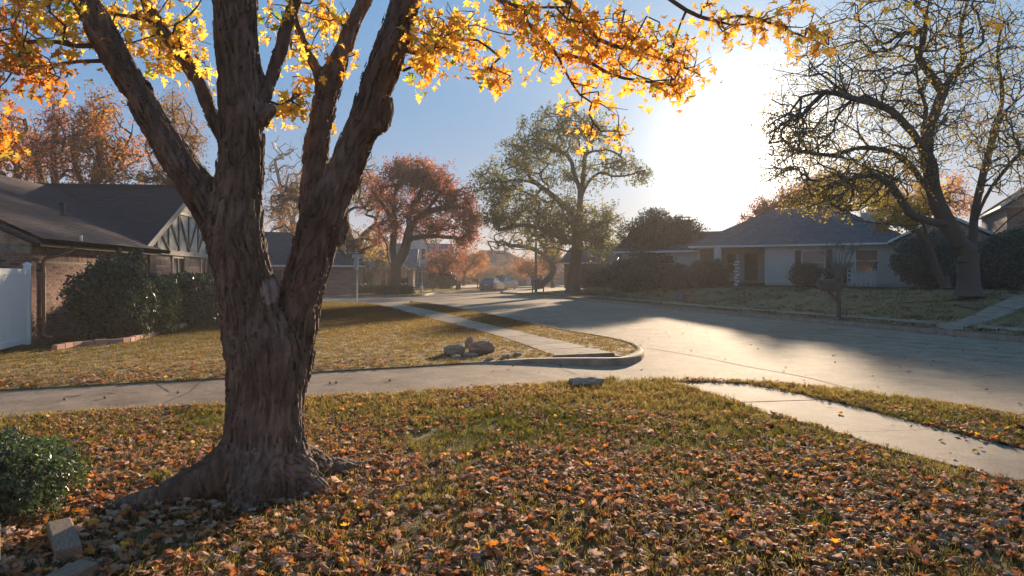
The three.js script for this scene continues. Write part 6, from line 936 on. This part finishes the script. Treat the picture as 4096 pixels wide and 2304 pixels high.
// ---------------------------------------------------------------- fallen leaves
const fallen = [[2.6, 0.6, 0.3], [0.5, 2.8, 0.8], [3.6, -0.4, 1.2], [1.6, 1.6, 0.5], [0.6, 0.4, 0.2], [3.2, 1.2, 2.2], [-1.4, 2.6, 1.7], [4.2, 0.9, 0.1]].map((roll, k) => leafGeo({ roll, s: 0.069, seed: 80 + k, petiole: k % 3 === 0, rings: 3 }));
const deadMix = [[4.6, lin(0.46, 0.235, 0.125)], [3.4, lin(0.47, 0.15, 0.045)], [2, lin(0.28, 0.12, 0.06)], [2.4, lin(0.54, 0.36, 0.25)], [1.0, lin(0.62, 0.24, 0.04)], [0.32, lin(0.78, 0.44, 0.045)], [0.8, lin(0.13, 0.075, 0.05)]], hueName = (c) => c.g / c.r > 0.62 ? 'pale' : c.r > 0.6 && c.g > 0.33 ? 'yellow' : c.g / c.r < 0.45 && c.r > 0.3 ? 'rust orange' : 'brown';
const piles = [], rL = rng(90);
function leafAt(x, z, y, where, r, big = 1, flat = 0.5) { const c = pickColor(deadMix, r), e = new THREE.Euler(-Math.PI / 2 + rr(-flat, flat, r) + (r() < 0.22 ? Math.PI : 0), r() * 6.28, rr(-flat, flat, r), 'YXZ'); piles.push({ p: V(x, y, z), q: new THREE.Quaternion().setFromEuler(e), s: rr(0.55, 1.15, r) * big, c, k: Math.floor(r() * 8), where, D: -z }); }
for (let i = 0; i < 100000; i++) { const x = rr(-9.5, 7.2, rL), D = rr(2.5, 13, rL), z = -D; if (!inView(x, D, 0.6) || !inside(nearLawn, x, z) || inside(walkPoly, x, z) && rL() > 0.004 || onRoot(x, z) && rL() > 0.05) continue; const n = nz(x * 0.8, 12, z * 0.8) + 0.6 * nz(x * 2.4, 15, z * 2.4), dens = lerp(0.80, 0.30, sstep(4.0, 10.0, D)) + 0.95 * n + 0.35 * Math.exp(-Math.hypot(x + 2.2, z + 4.9) / 0.6); if (rL() > dens) continue; leafAt(x, z, rr(0.016, 0.048, rL), 'near', rL, lerp(1.2, 1.0, sstep(4, 8, D)), 0.6); }
for (let i = 0; i < 30000; i++) { const x = rr(-12, 2, rL), D = rr(8.5, 24, rL), z = -D; if (!inView(x, D) || !inside(leftLawn, x, z) || inside(farWalkPoly, x, z)) continue; const off = D - (10.9 + (x + 4.3) * 0.46), n = nz(x * 0.7, 22, z * 0.7), dens = (x < -2.2 ? (off < 1.6 ? 0.75 : off < 3.2 ? 0.75 - (off - 1.6) * 0.42 : 0.04) : off < 1.6 ? 0.10 : 0.02) + (off < 3 ? 0.4 * n * (x < -2.2 ? 1 : 0.2) : 0.02 * n); if (rL() > dens) continue; leafAt(x, z, rr(0.012, 0.04, rL), 'left', rL, 1.05, 0.6); }
for (let i = 0; i < 2600; i++) { const x = rr(-12, 3.5, rL), D = rr(13, 44, rL), z = -D; if (!inView(x, D)) continue; if (inside(verge, x, z)) { if (rL() < 0.5) leafAt(x, z, 0.03, 'verge', rL); } else if (inside(leftLawn, x, z) && rL() < 0.22) leafAt(x, z, 0.03, 'left', rL); }
for (let i = 0; i < 1500; i++) { const t = rr(0.25, 0.98, rL), v = rL() < 0.55 ? rr(-0.5, 0.4, rL) : rr(0.2, 5, rL), p = yardPoint(t, Math.max(v, 0.2)); if (v < 0) { const q = kc.getPointAt(t); leafAt(q.x + NRM.x * v, q.z + NRM.z * v, ROAD_Y + 0.02, 'gutter', rL, 1.1); } else leafAt(p.x, p.z, p.y + 0.03, 'yard', rL, 1.1); }
{ let k = 0; while (k < 230) { const x = rr(-4, 13, rL), D = rr(9, 40, rL), z = -D; if (!inView(x, D, 0) || inside(nearLawn, x, z) || inside(leftLawn, x, z) || inside(verge, x, z) || inside(farWalkPoly, x, z) || yardCoord(x, z).v > -0.2) continue; const dr = x < 2.4 && D < 14; if (dr && rL() < 0.5) continue; leafAt(x, z, (dr ? lerp(-0.02, ROAD_Y, sstep(-1.2, 2.2, x)) : ROAD_Y) + 0.018, 'street', rL, 0.9, 0.35); k++; } }
for (let i = 0; i < 12; i++) { const q = new THREE.CatmullRomCurve3(walkL).getPointAt(rr(0.05, 0.7, rL)), s = new THREE.CatmullRomCurve3(walkR).getPointAt(rr(0.05, 0.7, rL)), p = q.lerp(s, rr(0.1, 0.9, rL)); leafAt(p.x, p.z, 0.034, 'slabs', rL, 0.95, 0.4); }
for (const [px, py] of [[3360, 1660], [3900, 1812]]) { const p = gnd(px, py); leafAt(p.x, p.z, 0.035, 'slabs', rL, 1.1, 0.3); piles.at(-1).c = lin(0.8, 0.42, 0.04); }
// one by one: the leaves that show largest
const single = [...piles.filter((l) => l.where === 'street' || l.where === 'slabs').sort((a, b) => a.D - b.D).slice(0, 90), ...piles.filter((l) => l.where === 'near').sort((a, b) => a.D - b.D - (a.s - b.s) * 0.3).filter((l) => Math.abs(l.p.x) < l.D * 0.715 && l.D > 3.75).slice(0, 205)], lone = new Set(single);
const leafMats = deadMix.map(([, c]) => { const m = M.deadLeaf.clone(); m.color.copy(c); return m; }); { const m = M.deadLeaf.clone(); m.color.copy(lin(0.8, 0.42, 0.04)); leafMats.push(m); }
for (const l of single) { const mi = leafMats.reduce((b, m, i) => { const d = Math.abs(m.color.r - l.c.r) + Math.abs(m.color.g - l.c.g) + Math.abs(m.color.b - l.c.b); return d < b[0] ? [d, i] : b; }, [9, 0])[1], hue = hueName(leafMats[mi].color), where = l.where === 'street' ? 'scattered on the bare concrete of the street' : l.where === 'slabs' ? 'lying on the pale pavement slabs' : 'in the thick litter on the front lawn'; const m = mesh('fallen_leaf', fallen[l.k], leafMats[mi], `curled ${hue} maple leaf ${where}`, 'leaf', l.where === 'near' ? 'fallen leaves on the front lawn' : 'fallen leaves on concrete'); m.position.copy(l.p); m.quaternion.copy(l.q); m.scale.setScalar(l.s); }
{ const o = new THREE.Group(); o.name = 'leaf_litter'; scene.add(o); tag(o, 'dense litter of dry curled maple leaves over the lawns and gutters', 'leaf litter', null, 'stuff'); for (let k = 0; k < 8; k++) scatter('leaf_litter_layer', fallen[k], M.deadLeaf, piles.filter((l) => !lone.has(l) && l.k === k), o); }
console.log('fallen leaves', piles.length);
// seed balls on the driveway
for (const [px, py] of [[258, 1601], [420, 1594], [712, 1574], [2052, 1466], [1320, 1536], [1345, 1534], [1560, 1525]]) { const p = gnd(px, py, -0.025); const m = mesh('seed_ball', new THREE.IcosahedronGeometry(0.02, 2), std(lin(0.30, 0.2, 0.12), 1), 'small round brown seed ball lying on the driveway', 'seed ball', 'seed balls on the driveway'); m.position.set(p.x, p.y + 0.018, p.z); }

renderer.render(scene, camera);
